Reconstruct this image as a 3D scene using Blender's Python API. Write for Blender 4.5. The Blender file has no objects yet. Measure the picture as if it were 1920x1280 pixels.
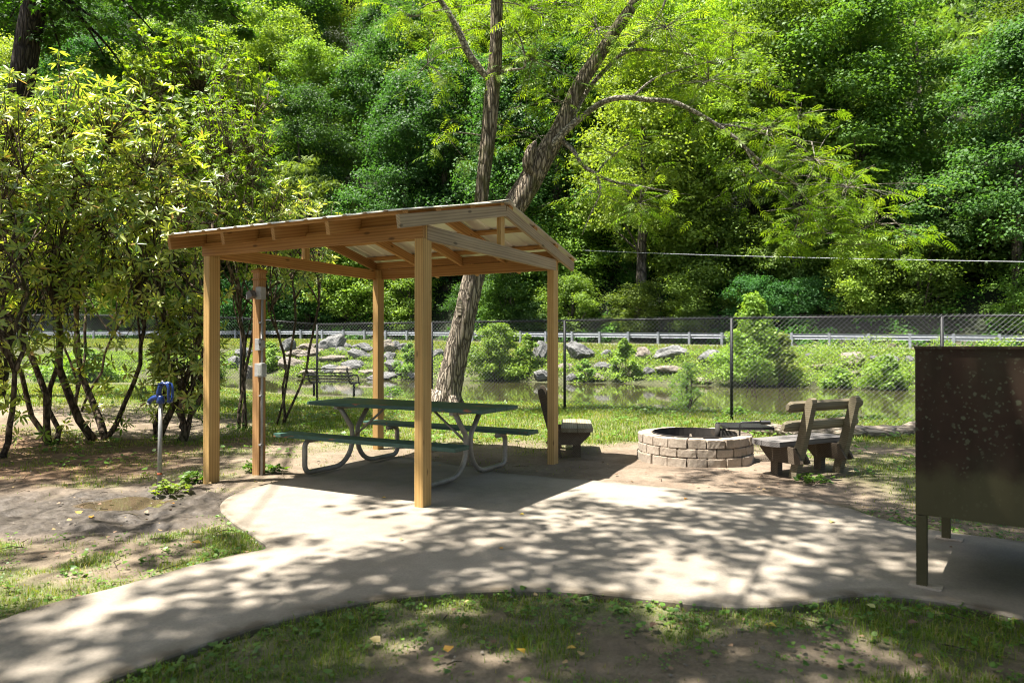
import bpy, bmesh, math, random
import numpy as np
from mathutils import Vector, Matrix, Euler
PI = math.pi
rnd = random.Random(7)
nrg = np.random.default_rng(11)
sc = bpy.context.scene
COL = sc.collection

# ------------------------------------------------------------------ calibration (metres; camera at the origin looking +Y)
F, H, HOR = 1330.0, 1.45, 650.0
def G(px, py, z=0.0):
    d = F * (H - z) / (py - HOR)
    return ((px - 960) * d / F, d, z)
def PD(px, py, d):
    return ((px - 960) * d / F, d, H + (HOR - py) * d / F)

SUN = Vector((-0.354, -0.0914, 1.0)).normalized()

# ------------------------------------------------------------------ object helpers
def tag(o, label, cat, group=None, kind=None):
    o['label'] = label
    o['category'] = cat
    if group: o['group'] = group
    if kind: o['kind'] = kind
    return o
def empty(name, loc=(0, 0, 0), rz=0.0):
    o = bpy.data.objects.new(name, None)
    o.empty_display_size = 0.2
    COL.objects.link(o)
    o.location = loc
    o.rotation_euler = (0, 0, rz)
    return o
def link(name, me, mat, parent=None, smooth=False):
    o = bpy.data.objects.new(name, me)
    COL.objects.link(o)
    if mat is not None and len(me.materials) == 0: me.materials.append(mat)
    if parent: o.parent = parent
    if smooth:
        me.polygons.foreach_set('use_smooth', [True] * len(me.polygons))
    return o
def copy_tree(o, parent=None):
    c = o.copy()
    COL.objects.link(c)
    c.parent = parent
    for ch in list(o.children): copy_tree(ch, c)
    return c

class MB:
    def __init__(s): s.v = []; s.f = []
    def add(s, vs, fs):
        b = len(s.v)
        s.v += [tuple(p) for p in vs]
        s.f += [tuple(b + i for i in f) for f in fs]
        return s
    def box(s, c, size, rot=None, bev=0.0):
        hx, hy, hz = size[0] / 2, size[1] / 2, size[2] / 2
        M = Euler(rot).to_matrix() if rot else Matrix.Identity(3)
        c = Vector(c)
        if bev <= 0:
            vs = [c + M @ Vector((x * hx, y * hy, z * hz)) for x in (-1, 1) for y in (-1, 1) for z in (-1, 1)]
            return s.add(vs, [(0, 1, 3, 2), (4, 6, 7, 5), (0, 4, 5, 1), (2, 3, 7, 6), (0, 2, 6, 4), (1, 5, 7, 3)])
        bm = bmesh.new()
        bmesh.ops.create_cube(bm, size=1)
        for v in bm.verts: v.co = Vector((v.co.x * size[0], v.co.y * size[1], v.co.z * size[2]))
        bmesh.ops.bevel(bm, geom=bm.edges[:], offset=bev, segments=2, affect='EDGES', profile=0.6)
        bm.verts.index_update()
        s.add([c + M @ v.co for v in bm.verts], [[v.index for v in f.verts] for f in bm.faces])
        bm.free()
        return s
    def prism(s, poly, axis, t, off=0.0):
        # polygon in the two remaining axes, extruded t along axis ('x','y','z') centred on off
        n = len(poly); vs = []
        for e in (-t / 2 + off, t / 2 + off):
            for a, b in poly:
                vs.append((e, a, b) if axis == 'x' else ((a, e, b) if axis == 'y' else (a, b, e)))
        fs = [tuple(range(n))[::-1], tuple(range(n, 2 * n))]
        for i in range(n):
            j = (i + 1) % n
            fs.append((i, j, n + j, n + i))
        return s.add(vs, fs)
    def tube(s, pts, r, n=8, cap=True, jit=0.0, rg=None):
        P = [Vector(p) for p in pts]
        R = r if isinstance(r, (list, tuple)) else [r] * len(P)
        up = None; rings = []; vs = []
        for i, p in enumerate(P):
            t = (P[min(i + 1, len(P) - 1)] - P[max(i - 1, 0)]).normalized()
            if up is None:
                up = t.orthogonal().normalized()
            else:
                up = (up - t * up.dot(t)).normalized()
            w = t.cross(up)
            for k in range(n):
                a = 2 * PI * k / n
                rr = R[i] * (1 + (rg.uniform(-jit, jit) if jit else 0))
                vs.append(p + (up * math.cos(a) + w * math.sin(a)) * rr)
        fs = []
        for i in range(len(P) - 1):
            for k in range(n):
                a, b = i * n + k, i * n + (k + 1) % n
                fs.append((a, b, b + n, a + n))
        if cap:
            fs.append(tuple(range(n))[::-1]); fs.append(tuple(range((len(P) - 1) * n, len(P) * n)))
        return s.add(vs, fs)
    def build(s, name, mat, parent=None, smooth=False, loc=None, rot=None):
        me = bpy.data.meshes.new(name)
        me.from_pydata(s.v, [], s.f)
        bm = bmesh.new(); bm.from_mesh(me)
        bmesh.ops.recalc_face_normals(bm, faces=bm.faces[:])
        bm.to_mesh(me); bm.free()
        o = link(name, me, mat, parent, smooth)
        if loc: o.location = loc
        if rot: o.rotation_euler = rot
        return o

def board(name, p0, p1, w, h, mat, parent=None, bev=0.004, roll=None):
    """a timber whose own X axis runs from p0 to p1; w across, h up"""
    p0, p1 = Vector(p0), Vector(p1)
    L = (p1 - p0).length
    x = (p1 - p0).normalized()
    up = Vector((0, 0, 1)) if abs(x.z) < 0.9 else Vector((0, 1, 0))
    if roll is not None: up = Vector(roll)
    y = up.cross(x).normalized(); z = x.cross(y)
    o = MB().box((0, 0, 0), (L, w, h), bev=bev).build(name, mat, parent)
    M = Matrix((x, y, z)).transposed().to_4x4()
    M.translation = (p0 + p1) / 2
    o.matrix_local = M
    return o

def npmesh(name, V, Fq, mat, parent=None, attrs=None, smooth=False):
    """fast mesh from arrays: V (n,3), Fq (m,k) with one k"""
    me = bpy.data.meshes.new(name)
    V = np.ascontiguousarray(V, dtype=np.float32); Fq = np.ascontiguousarray(Fq, dtype=np.int32)
    m, k = Fq.shape
    me.vertices.add(len(V)); me.vertices.foreach_set('co', V.ravel())
    me.loops.add(m * k); me.loops.foreach_set('vertex_index', Fq.ravel())
    me.polygons.add(m)
    me.polygons.foreach_set('loop_start', np.arange(0, m * k, k, dtype=np.int32))
    if smooth: me.polygons.foreach_set('use_smooth', np.ones(m, dtype=bool))
    me.update(calc_edges=True)
    for an, av in (attrs or {}).items():
        a = me.attributes.new(an, 'FLOAT', 'POINT')
        a.data.foreach_set('value', np.ascontiguousarray(av, dtype=np.float32))
    me.validate()
    if mat is not None: me.materials.append(mat)
    o = bpy.data.objects.new(name, me); COL.objects.link(o)
    if parent: o.parent = parent
    return o

# ------------------------------------------------------------------ value noise
_tab = nrg.random((256, 256))
def vnoise(x, y, s=1.0, o=0):
    x = np.asarray(x, float) * s + 31.7 * o + 1000; y = np.asarray(y, float) * s + 17.3 * o + 1000
    xi = np.floor(x).astype(int); yi = np.floor(y).astype(int)
    fx = x - xi; fy = y - yi
    fx = fx * fx * (3 - 2 * fx); fy = fy * fy * (3 - 2 * fy)
    a = _tab[xi % 256, yi % 256]; b = _tab[(xi + 1) % 256, yi % 256]
    c = _tab[xi % 256, (yi + 1) % 256]; d = _tab[(xi + 1) % 256, (yi + 1) % 256]
    return (a * (1 - fx) + b * fx) * (1 - fy) + (c * (1 - fx) + d * fx) * fy
def fbm(x, y, s=1.0, o=0, n=4):
    r = 0; a = 0.5; t = 0
    for i in range(n):
        r = r + a * vnoise(x, y, s * 2 ** i, o + i * 3); t += a; a *= 0.5
    return r / t
def sst(a, b, x):
    t = np.clip((np.asarray(x, float) - a) / (b - a), 0, 1)
    return t * t * (3 - 2 * t)

# ------------------------------------------------------------------ materials
def newmat(name):
    m = bpy.data.materials.new(name); m.use_nodes = True
    nt = m.node_tree
    for n in list(nt.nodes): nt.nodes.remove(n)
    out = nt.nodes.new('ShaderNodeOutputMaterial')
    return m, nt, out
def N(nt, t, **kw):
    n = nt.nodes.new('ShaderNode' + t)
    for k, v in kw.items():
        if k in n.inputs.keys(): n.inputs[k].default_value = v
        else: setattr(n, k, v)
    return n
def L(nt, a, b): nt.links.new(a, b)
def ramp(nt, fac, stops, interp='LINEAR'):
    n = nt.nodes.new('ShaderNodeValToRGB')
    cr = n.color_ramp; cr.interpolation = interp
    while len(cr.elements) > 1: cr.elements.remove(cr.elements[-1])
    cr.elements[0].position = stops[0][0]; cr.elements[0].color = (*stops[0][1], 1)
    for p, c in stops[1:]:
        e = cr.elements.new(p); e.color = (*c, 1)
    if fac is not None: L(nt, fac, n.inputs['Fac'])
    return n
def coords(nt, scale=(1, 1, 1), kind='Object', rand=False):
    tc = N(nt, 'TexCoord')
    mp = N(nt, 'Mapping'); mp.inputs['Scale'].default_value = scale
    L(nt, tc.outputs[kind], mp.inputs['Vector'])
    if rand:
        oi = N(nt, 'ObjectInfo'); mul = N(nt, 'Math', operation='MULTIPLY'); mul.inputs[1].default_value = 37.0
        L(nt, oi.outputs['Random'], mul.inputs[0])
        cb = N(nt, 'CombineXYZ')
        for i in range(3): L(nt, mul.outputs[0], cb.inputs[i])
        L(nt, cb.outputs[0], mp.inputs['Location'])
    return mp.outputs[0]
def noise(nt, vec, scale, detail=4, rough=0.55, dist=0.0):
    n = N(nt, 'TexNoise'); n.inputs['Scale'].default_value = scale; n.inputs['Detail'].default_value = detail
    n.inputs['Roughness'].default_value = rough; n.inputs['Distortion'].default_value = dist
    if vec is not None: L(nt, vec, n.inputs['Vector'])
    return n
def mixc(nt, fac, a, b, mode='MIX'):
    n = N(nt, 'Mix', data_type='RGBA', blend_type=mode)
    for v, i in ((fac, 0), (a, 6), (b, 7)):
        if isinstance(v, (int, float)): n.inputs[i].default_value = v
        elif isinstance(v, tuple): n.inputs[i].default_value = (*v, 1)
        elif v is not None: L(nt, v, n.inputs[i])
    return n.outputs[2]
def bump(nt, h, strength=0.4, dist=0.02, prev=None):
    b = N(nt, 'Bump'); b.inputs['Strength'].default_value = strength; b.inputs['Distance'].default_value = dist
    L(nt, h, b.inputs['Height'])
    if prev is not None: L(nt, prev, b.inputs['Normal'])
    return b.outputs[0]
def principled(nt, out, col, rough=0.6, spec=0.4, metal=0.0, nrm=None):
    p = N(nt, 'BsdfPrincipled')
    if isinstance(col, tuple): p.inputs['Base Color'].default_value = (*col, 1)
    else: L(nt, col, p.inputs['Base Color'])
    if isinstance(rough, (int, float)): p.inputs['Roughness'].default_value = rough
    else: L(nt, rough, p.inputs['Roughness'])
    p.inputs['Specular IOR Level'].default_value = spec
    p.inputs['Metallic'].default_value = metal
    if nrm is not None: L(nt, nrm, p.inputs['Normal'])
    L(nt, p.outputs[0], out.inputs['Surface'])
    return p

def leafmat(name, cols, tcol, trans=0.4, rough=0.42, spec=0.45, objvar=0.25):
    m, nt, out = newmat(name)
    at = N(nt, 'Attribute', attribute_name='rnd')
    st = [(i / max(1, len(cols) - 1), c) for i, c in enumerate(cols)]
    rp = ramp(nt, at.outputs['Fac'], st)
    oi = N(nt, 'ObjectInfo')
    hsv = N(nt, 'HueSaturation')
    mr = N(nt, 'MapRange'); mr.inputs['To Min'].default_value = 0.5 - 0.03 * objvar * 4; mr.inputs['To Max'].default_value = 0.5 + 0.02 * objvar * 4
    L(nt, oi.outputs['Random'], mr.inputs['Value']); L(nt, mr.outputs[0], hsv.inputs['Hue'])
    mr2 = N(nt, 'MapRange'); mr2.inputs['To Min'].default_value = 1 - objvar; mr2.inputs['To Max'].default_value = 1 + objvar
    ml = N(nt, 'Math', operation='MULTIPLY'); ml.inputs[1].default_value = 7.31
    fr = N(nt, 'Math', operation='FRACT')
    L(nt, oi.outputs['Random'], ml.inputs[0]); L(nt, ml.outputs[0], fr.inputs[0]); L(nt, fr.outputs[0], mr2.inputs['Value'])
    L(nt, mr2.outputs[0], hsv.inputs['Value'])
    L(nt, rp.outputs[0], hsv.inputs['Color'])
    p = principled(nt, out, hsv.outputs[0], rough, spec)
    tr = N(nt, 'BsdfTranslucent')
    tc = mixc(nt, 1.0, hsv.outputs[0], tcol, 'MULTIPLY')
    L(nt, tc, tr.inputs['Color'])
    mx = N(nt, 'MixShader'); mx.inputs[0].default_value = trans
    L(nt, p.outputs[0], mx.inputs[1]); L(nt, tr.outputs[0], mx.inputs[2])
    L(nt, mx.outputs[0], out.inputs['Surface'])
    return m

def wood(name, c0, c1, c2, knots=True, rough=0.65, grain=1.0):
    c0, c1, c2 = [tuple(q * 0.80 for q in c) for c in (c0, c1, c2)]
    m, nt, out = newmat(name)
    v = coords(nt, (0.35, 6, 6), rand=True)
    n1 = noise(nt, v, 3.0, 5, 0.6, 0.6)
    w = N(nt, 'TexWave', wave_type='RINGS', rings_direction='X'); w.inputs['Scale'].default_value = 2.6; w.inputs['Distortion'].default_value = 5.0
    w.inputs['Detail'].default_value = 2; w.inputs['Detail Scale'].default_value = 0.8
    L(nt, v, w.inputs['Vector'])
    rp = ramp(nt, n1.outputs['Fac'], [(0.25, c0), (0.55, c1), (0.8, c2)])
    c = mixc(nt, 0.35 * grain, rp.outputs[0], ramp(nt, w.outputs['Fac'], [(0.0, tuple(x * 0.45 for x in c0)), (0.55, c1), (1.0, c2)]).outputs[0])
    v3 = coords(nt, (1, 1, 1), rand=True)
    if knots:
        vo = N(nt, 'TexVoronoi'); vo.inputs['Scale'].default_value = 1.0
        mp = coords(nt, (2.6, 7, 7), rand=True); L(nt, mp, vo.inputs['Vector'])
        kr = ramp(nt, vo.outputs['Distance'], [(0.0, (0.9, 0.9, 0.9)), (0.07, (0.7, 0.7, 0.7)), (0.12, (0, 0, 0))])
        c = mixc(nt, kr.outputs[0], c, tuple(x * 0.3 for x in c0))
    big = noise(nt, v3, 1.3, 3)
    c = mixc(nt, 0.5, c, ramp(nt, big.outputs['Fac'], [(0.3, (0.62, 0.6, 0.58)), (0.7, (1.15, 1.12, 1.1))]).outputs[0], 'MULTIPLY')
    oi = N(nt, 'ObjectInfo'); pv = ramp(nt, oi.outputs['Random'], [(0.0, (0.80, 0.78, 0.78)), (0.5, (1.0, 1.0, 1.0)), (1.0, (1.14, 1.17, 1.25))])
    c = mixc(nt, 1.0, c, pv.outputs[0], 'MULTIPLY')
    b = bump(nt, n1.outputs['Fac'], 0.35, 0.004)
    principled(nt, out, c, rough, 0.3, 0, b)
    return m

def speckle(name, stops, scale, rough=0.8, bstr=0.4, bdist=0.01, spec=0.3, detail=6, stretch=(1, 1, 1), rand=True, metal=0.0):
    m, nt, out = newmat(name)
    v = coords(nt, stretch, rand=rand)
    n1 = noise(nt, v, scale, detail, 0.6)
    n2 = noise(nt, v, scale * 9, 3, 0.6)
    rp = ramp(nt, n1.outputs['Fac'], stops)
    c = mixc(nt, 0.35, rp.outputs[0], ramp(nt, n2.outputs['Fac'], [(0.3, (0.6, 0.6, 0.6)), (0.7, (1.25, 1.25, 1.25))]).outputs[0], 'MULTIPLY')
    b = bump(nt, n1.outputs['Fac'], bstr, bdist)
    b = bump(nt, n2.outputs['Fac'], bstr * 0.6, bdist * 0.3, b)
    principled(nt, out, c, rough, spec, metal, b)
    return m

M = {}
M['pine'] = wood('pressure_treated_pine', (0.42, 0.195, 0.055), (0.54, 0.28, 0.085), (0.62, 0.36, 0.13))  # orange deepened to carry warm bounce light on the beams
M['pine_pale'] = wood('weathered_pine', (0.30, 0.21, 0.12), (0.42, 0.31, 0.18), (0.52, 0.40, 0.25), grain=1.0)
M['post'] = wood('pine_post', (0.54, 0.31, 0.10), (0.62, 0.39, 0.14), (0.68, 0.46, 0.185))
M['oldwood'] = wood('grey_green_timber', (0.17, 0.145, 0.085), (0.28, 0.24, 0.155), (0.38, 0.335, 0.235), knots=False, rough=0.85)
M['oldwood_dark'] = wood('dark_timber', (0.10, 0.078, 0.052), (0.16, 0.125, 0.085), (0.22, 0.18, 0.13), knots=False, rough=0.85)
M['seatwood'] = wood('grey_seat_board', (0.13, 0.12, 0.115), (0.2, 0.185, 0.175), (0.27, 0.25, 0.24), knots=False, rough=0.8)
M['stone'] = speckle('grey_boulder', [(0.25, (0.055, 0.055, 0.053)), (0.5, (0.13, 0.13, 0.125)), (0.75, (0.22, 0.215, 0.205))], 2.2, 0.9, 1.0, 0.12)
M['stone_tan'] = speckle('tan_boulder', [(0.25, (0.09, 0.078, 0.062)), (0.5, (0.175, 0.15, 0.12)), (0.75, (0.25, 0.222, 0.188))], 2.2, 0.9, 1.0, 0.12)
M['block'] = speckle('concrete_block', [(0.25, (0.24, 0.195, 0.15)), (0.55, (0.35, 0.29, 0.23)), (0.8, (0.41, 0.35, 0.285))], 5, 0.9, 0.6, 0.02)
M['iron'] = speckle('black_iron', [(0.3, (0.012, 0.012, 0.013)), (0.7, (0.03, 0.03, 0.032))], 8, 0.45, 0.2, 0.004, 0.5)
M['soot'] = speckle('sooty_steel', [(0.3, (0.014, 0.013, 0.012)), (0.6, (0.035, 0.03, 0.026)), (0.8, (0.09, 0.06, 0.04))], 6, 0.8, 0.4, 0.006)
M['ash'] = speckle('ash', [(0.3, (0.03, 0.028, 0.026)), (0.7, (0.16, 0.15, 0.14))], 6, 0.95, 0.7, 0.02)
M['galv'] = speckle('galvanised_pipe', [(0.3, (0.22, 0.215, 0.20)), (0.7, (0.36, 0.35, 0.33))], 6, 0.5, 0.15, 0.003, 0.5, metal=0.55)
M['tablepipe'] = speckle('dull_pipe', [(0.3, (0.20, 0.18, 0.145)), (0.6, (0.31, 0.28, 0.23)), (0.85, (0.36, 0.31, 0.24))], 5, 0.5, 0.15, 0.003, 0.5, metal=0.35)
M['blackfence'] = speckle('black_vinyl', [(0.3, (0.008, 0.009, 0.010)), (0.7, (0.016, 0.017, 0.019))], 3, 0.55, 0.1, 0.002, 0.25)
M['wire'] = speckle('chain_link_wire', [(0.3, (0.028, 0.03, 0.032)), (0.7, (0.085, 0.088, 0.09))], 1.2, 0.3, 0.0, 0.001, 0.8)
M['rail'] = speckle('guardrail_steel', [(0.3, (0.20, 0.215, 0.23)), (0.7, (0.30, 0.315, 0.33))], 3, 0.45, 0.1, 0.004, 0.5, metal=0.4)
M['plastic'] = speckle('grey_plastic', [(0.3, (0.27, 0.265, 0.255)), (0.7, (0.37, 0.365, 0.35))], 5, 0.5, 0.05, 0.001, 0.4)
M['plastic_dark'] = speckle('bronze_lamp_housing', [(0.3, (0.10, 0.095, 0.088)), (0.7, (0.16, 0.15, 0.14))], 5, 0.5, 0.05, 0.001, 0.4)
M['bluepaint'] = speckle('blue_enamel', [(0.3, (0.006, 0.022, 0.10)), (0.7, (0.010, 0.036, 0.17))], 7, 0.3, 0.2, 0.004, 0.5)
M['red'] = speckle('red_band', [(0.3, (0.35, 0.08, 0.03)), (0.7, (0.5, 0.13, 0.05))], 7, 0.6, 0.2, 0.002, 0.3)
M['barkgrey'] = None

# clear cover, lens
def simple(name, col, rough, spec=0.5, trans=0.0):
    m, nt, out = newmat(name)
    v = coords(nt); n = noise(nt, v, 14, 3)
    c = ramp(nt, n.outputs['Fac'], [(0.3, tuple(x * 0.88 for x in col)), (0.7, tuple(min(1, x * 1.08) for x in col))])
    p = principled(nt, out, c.outputs[0], rough, spec)
    p.inputs['Transmission Weight'].default_value = trans
    return m
M['clear'] = simple('clear_cover', (0.55, 0.56, 0.53), 0.15, 0.5, 0.55)
M['lens'] = simple('lamp_lens', (0.6, 0.62, 0.6), 0.1, 0.6, 0.3)

# bark
def bark(name, c0, c1, c2, moss=0.0, stretch=(9, 9, 1.3), st=0.9):
    m, nt, out = newmat(name)
    v = coords(nt, stretch)
    vo = N(nt, 'TexVoronoi', feature='DISTANCE_TO_EDGE'); vo.inputs['Scale'].default_value = 1.6
    nd = noise(nt, v, 1.2, 4); vv = N(nt, 'VectorMath', operation='ADD'); L(nt, v, vv.inputs[0])
    sc_ = N(nt, 'VectorMath', operation='SCALE'); sc_.inputs['Scale'].default_value = 0.9; L(nt, nd.outputs['Color'], sc_.inputs[0]); L(nt, sc_.outputs[0], vv.inputs[1])
    L(nt, vv.outputs[0], vo.inputs['Vector'])
    n2 = noise(nt, v, 3.0, 6, 0.65)
    fur = ramp(nt, vo.outputs['Distance'], [(0.0, (0, 0, 0)), (0.22, (1, 1, 1))])
    c = ramp(nt, n2.outputs['Fac'], [(0.25, c0), (0.5, c1), (0.78, c2)])
    c = mixc(nt, fur.outputs[0], tuple(x * 0.35 for x in c0), c.outputs[0])
    if moss:
        v2 = coords(nt, (1.6, 1.6, 0.9)); nm = noise(nt, v2, 1.3, 5, 0.6)
        mr = ramp(nt, nm.outputs['Fac'], [(0.52, (0, 0, 0)), (0.62, (moss, moss, moss))])
        c = mixc(nt, mr.outputs[0], c, (0.055, 0.06, 0.012))
    b = bump(nt, fur.outputs[0], st, 0.035); b = bump(nt, n2.outputs['Fac'], 0.5, 0.02, b)
    principled(nt, out, c, 0.9, 0.2, 0, b)
    return m
M['bark'] = bark('furrowed_bark', (0.13, 0.10, 0.075), (0.27, 0.225, 0.17), (0.44, 0.39, 0.32))
M['barkmoss'] = bark('mossy_bark', (0.12, 0.09, 0.062), (0.27, 0.215, 0.155), (0.48, 0.43, 0.35), moss=0.7)
M['limb'] = bark('sunlit_limb_bark', (0.17, 0.145, 0.11), (0.34, 0.30, 0.245), (0.52, 0.49, 0.43), moss=0.5, stretch=(7, 7, 7), st=0.5)  # bark colour lightened to carry the sun on the limbs
M['barkdark'] = bark('dark_bark', (0.025, 0.02, 0.015), (0.055, 0.045, 0.034), (0.1, 0.085, 0.065))
M['stem'] = bark('rhododendron_stem', (0.07, 0.05, 0.033), (0.155, 0.115, 0.08), (0.28, 0.225, 0.165), moss=0.4, stretch=(8, 8, 3), st=0.5)
M['forestbark'] = bark('forest_bark', (0.05, 0.042, 0.034), (0.11, 0.09, 0.07), (0.2, 0.17, 0.13), moss=0.5, stretch=(3, 3, 0.7))
M['log'] = bark('bare_log', (0.28, 0.23, 0.17), (0.42, 0.35, 0.27), (0.52, 0.45, 0.37), stretch=(1.2, 10, 10), st=0.4)

# leaves
M['leaf_oak'] = leafmat('forest_leaf', [(0.046, 0.09, 0.018), (0.088, 0.165, 0.03), (0.155, 0.25, 0.048)], (1.7, 1.7, 0.55), 0.44, 0.55, 0.22)
M['leaf_blue'] = leafmat('deep_green_leaf', [(0.022, 0.058, 0.016), (0.043, 0.105, 0.026), (0.082, 0.162, 0.04)], (1.5, 1.7, 0.65), 0.42, 0.55, 0.22)
M['leaf_light'] = leafmat('light_green_leaf', [(0.085, 0.15, 0.025), (0.145, 0.235, 0.04), (0.22, 0.315, 0.066)], (1.7, 1.7, 0.5), 0.45, 0.5, 0.25)
M['leaf_locust'] = leafmat('locust_leaf', [(0.08, 0.16, 0.03), (0.13, 0.225, 0.045), (0.19, 0.29, 0.07)], (1.6, 1.6, 0.5), 0.45, 0.5, 0.25)
M['leaf_walnut'] = leafmat('walnut_leaf', [(0.065, 0.135, 0.012), (0.115, 0.20, 0.018), (0.185, 0.265, 0.03)], (1.9, 1.85, 0.45), 0.50, 0.45, 0.3, objvar=0.05)
M['leaf_maple'] = leafmat('maple_leaf', [(0.025, 0.07, 0.008), (0.04, 0.10, 0.012), (0.07, 0.14, 0.018)], (1.8, 2.0, 0.4), 0.40, 0.5, 0.3, objvar=0.05)
M['leaf_rhodo'] = leafmat('rhododendron_leaf', [(0.06, 0.125, 0.03), (0.165, 0.25, 0.045), (0.34, 0.41, 0.08), (0.47, 0.49, 0.14), (0.45, 0.29, 0.11)], (1.6, 1.55, 0.45), 0.42, rough=0.36, spec=0.8, objvar=0.08)
M['leaf_azalea'] = leafmat('azalea_leaf', [(0.07, 0.14, 0.012), (0.14, 0.22, 0.018), (0.23, 0.29, 0.03)], (1.7, 1.7, 0.4), 0.45, 0.45, 0.35, objvar=0.05)
M['leaf_shrub'] = leafmat('shrub_leaf', [(0.085, 0.165, 0.022), (0.145, 0.25, 0.032), (0.22, 0.33, 0.05)], (1.6, 1.6, 0.5), 0.45, 0.5, 0.3, objvar=0.10)
M['leaf_vine'] = leafmat('vine_leaf', [(0.022, 0.07, 0.010), (0.045, 0.12, 0.016), (0.10, 0.20, 0.026)], (1.5, 1.7, 0.5), 0.38, 0.55, 0.22)
M['grass'] = leafmat('grass_blade', [(0.06, 0.12, 0.014), (0.11, 0.18, 0.02), (0.17, 0.24, 0.03), (0.30, 0.26, 0.09)], (1.6, 1.5, 0.45), 0.42, rough=0.5, spec=0.3, objvar=0.02)
M['weed'] = leafmat('weed_leaf', [(0.05, 0.12, 0.014), (0.09, 0.18, 0.022), (0.15, 0.24, 0.035)], (1.5, 1.6, 0.5), 0.35, rough=0.45, objvar=0.02)
M['yellowleaf'] = leafmat('yellow_leaf', [(0.45, 0.24, 0.03), (0.55, 0.36, 0.06), (0.5, 0.45, 0.16)], (1.2, 1.1, 0.6), 0.2, rough=0.5)
M['brownleaf'] = leafmat('brown_leaf', [(0.09, 0.05, 0.025), (0.14, 0.085, 0.045), (0.2, 0.135, 0.075), (0.32, 0.24, 0.09)], (1.1, 1.0, 0.7), 0.15, rough=0.65)
M['vine_dark'] = M['leaf_vine']

# roofing
def m_roof():
    m, nt, out = newmat('galvanised_roofing')
    v = coords(nt, (1, 1, 1)); n = noise(nt, v, 3, 4)
    c = ramp(nt, n.outputs['Fac'], [(0.3, (0.58, 0.545, 0.46)), (0.7, (0.68, 0.645, 0.56))])  # warm bounce light from below is partly tinted into the sheet colour
    principled(nt, out, c.outputs[0], 0.42, 0.5, 0.25)
    return m
M['roofing'] = m_roof()

# green paint with chips showing red-brown below
def m_green():
    m, nt, out = newmat('worn_green_paint')
    v = coords(nt, (1.2, 5, 5)); n = noise(nt, v, 2.2, 6, 0.6); n2 = noise(nt, v, 9, 4)
    g = ramp(nt, n2.outputs['Fac'], [(0.3, (0.022, 0.062, 0.046)), (0.7, (0.045, 0.105, 0.078))])
    ch = ramp(nt, n.outputs['Fac'], [(0.63, (0, 0, 0)), (0.66, (1, 1, 1))])
    c = mixc(nt, ch.outputs[0], g.outputs[0], (0.26, 0.10, 0.045))
    b = bump(nt, n2.outputs['Fac'], 0.3, 0.003)
    principled(nt, out, c, 0.5, 0.4, 0, b)
    return m
M['greenpaint'] = m_green()

# locker paint: brown enamel, lichen spots, mossy foot
def m_locker():
    m, nt, out = newmat('brown_enamel')
    v = coords(nt)
    n = noise(nt, v, 1.7, 5, 0.6); vs = coords(nt, (3.0, 3.0, 0.5)); ns = noise(nt, vs, 2.0, 5)
    base = ramp(nt, n.outputs['Fac'], [(0.3, (0.026, 0.017, 0.012)), (0.5, (0.046, 0.027, 0.018)), (0.68, (0.052, 0.042, 0.026)), (0.85, (0.075, 0.062, 0.038))])
    c = mixc(nt, ramp(nt, ns.outputs['Fac'], [(0.5, (0, 0, 0)), (0.72, (0.8, 0.8, 0.8))]).outputs[0], base.outputs[0], (0.016, 0.015, 0.008))
    # lichen spots
    for s, th, dens in ((34, 0.26, 0.50), (15, 0.22, 0.54)):
        vo = N(nt, 'TexVoronoi'); vo.inputs['Scale'].default_value = s; vo.inputs['Randomness'].default_value = 1
        nv = N(nt, 'VectorMath', operation='ADD'); L(nt, v, nv.inputs[0])
        nz = noise(nt, v, 40, 2); sc_ = N(nt, 'VectorMath', operation='SCALE'); sc_.inputs['Scale'].default_value = 0.03
        L(nt, nz.outputs['Color'], sc_.inputs[0]); L(nt, sc_.outputs[0], nv.inputs[1]); L(nt, nv.outputs[0], vo.inputs['Vector'])
        sp = ramp(nt, vo.outputs['Distance'], [(th * 0.6, (1, 1, 1)), (th, (0, 0, 0))])
        msk = noise(nt, v, 2.3, 4); ml = ramp(nt, msk.outputs['Fac'], [(dens - 0.08, (0, 0, 0)), (dens + 0.06, (1, 1, 1))])
        f = mixc(nt, 1.0, sp.outputs[0], ml.outputs[0], 'MULTIPLY')
        c = mixc(nt, f, c, (0.10, 0.10, 0.062))
    # mossy band low on the panel (z measured from the ground)
    sx = N(nt, 'SeparateXYZ'); L(nt, v, sx.inputs[0])
    ad = N(nt, 'Math', operation='ADD'); L(nt, sx.outputs['Z'], ad.inputs[0])
    nb = noise(nt, v, 5, 5); mm = N(nt, 'Math', operation='MULTIPLY'); mm.inputs[1].default_value = 0.35; L(nt, nb.outputs['Fac'], mm.inputs[0]); L(nt, mm.outputs[0], ad.inputs[1])
    band = ramp(nt, ad.outputs[0], [(0.80, (1, 1, 1)), (0.92, (0, 0, 0))])
    c = mixc(nt, mixc(nt, 1.0, band.outputs[0], (0.75, 0.75, 0.75), 'MULTIPLY'), c, mixc(nt, ns.outputs['Fac'], (0.05, 0.05, 0.02), (0.13, 0.112, 0.06)))
    b = bump(nt, n.outputs['Fac'], 0.1, 0.004)
    principled(nt, out, c, 0.8, 0.15, 0, b)
    return m
M['locker'] = m_locker()

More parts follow.
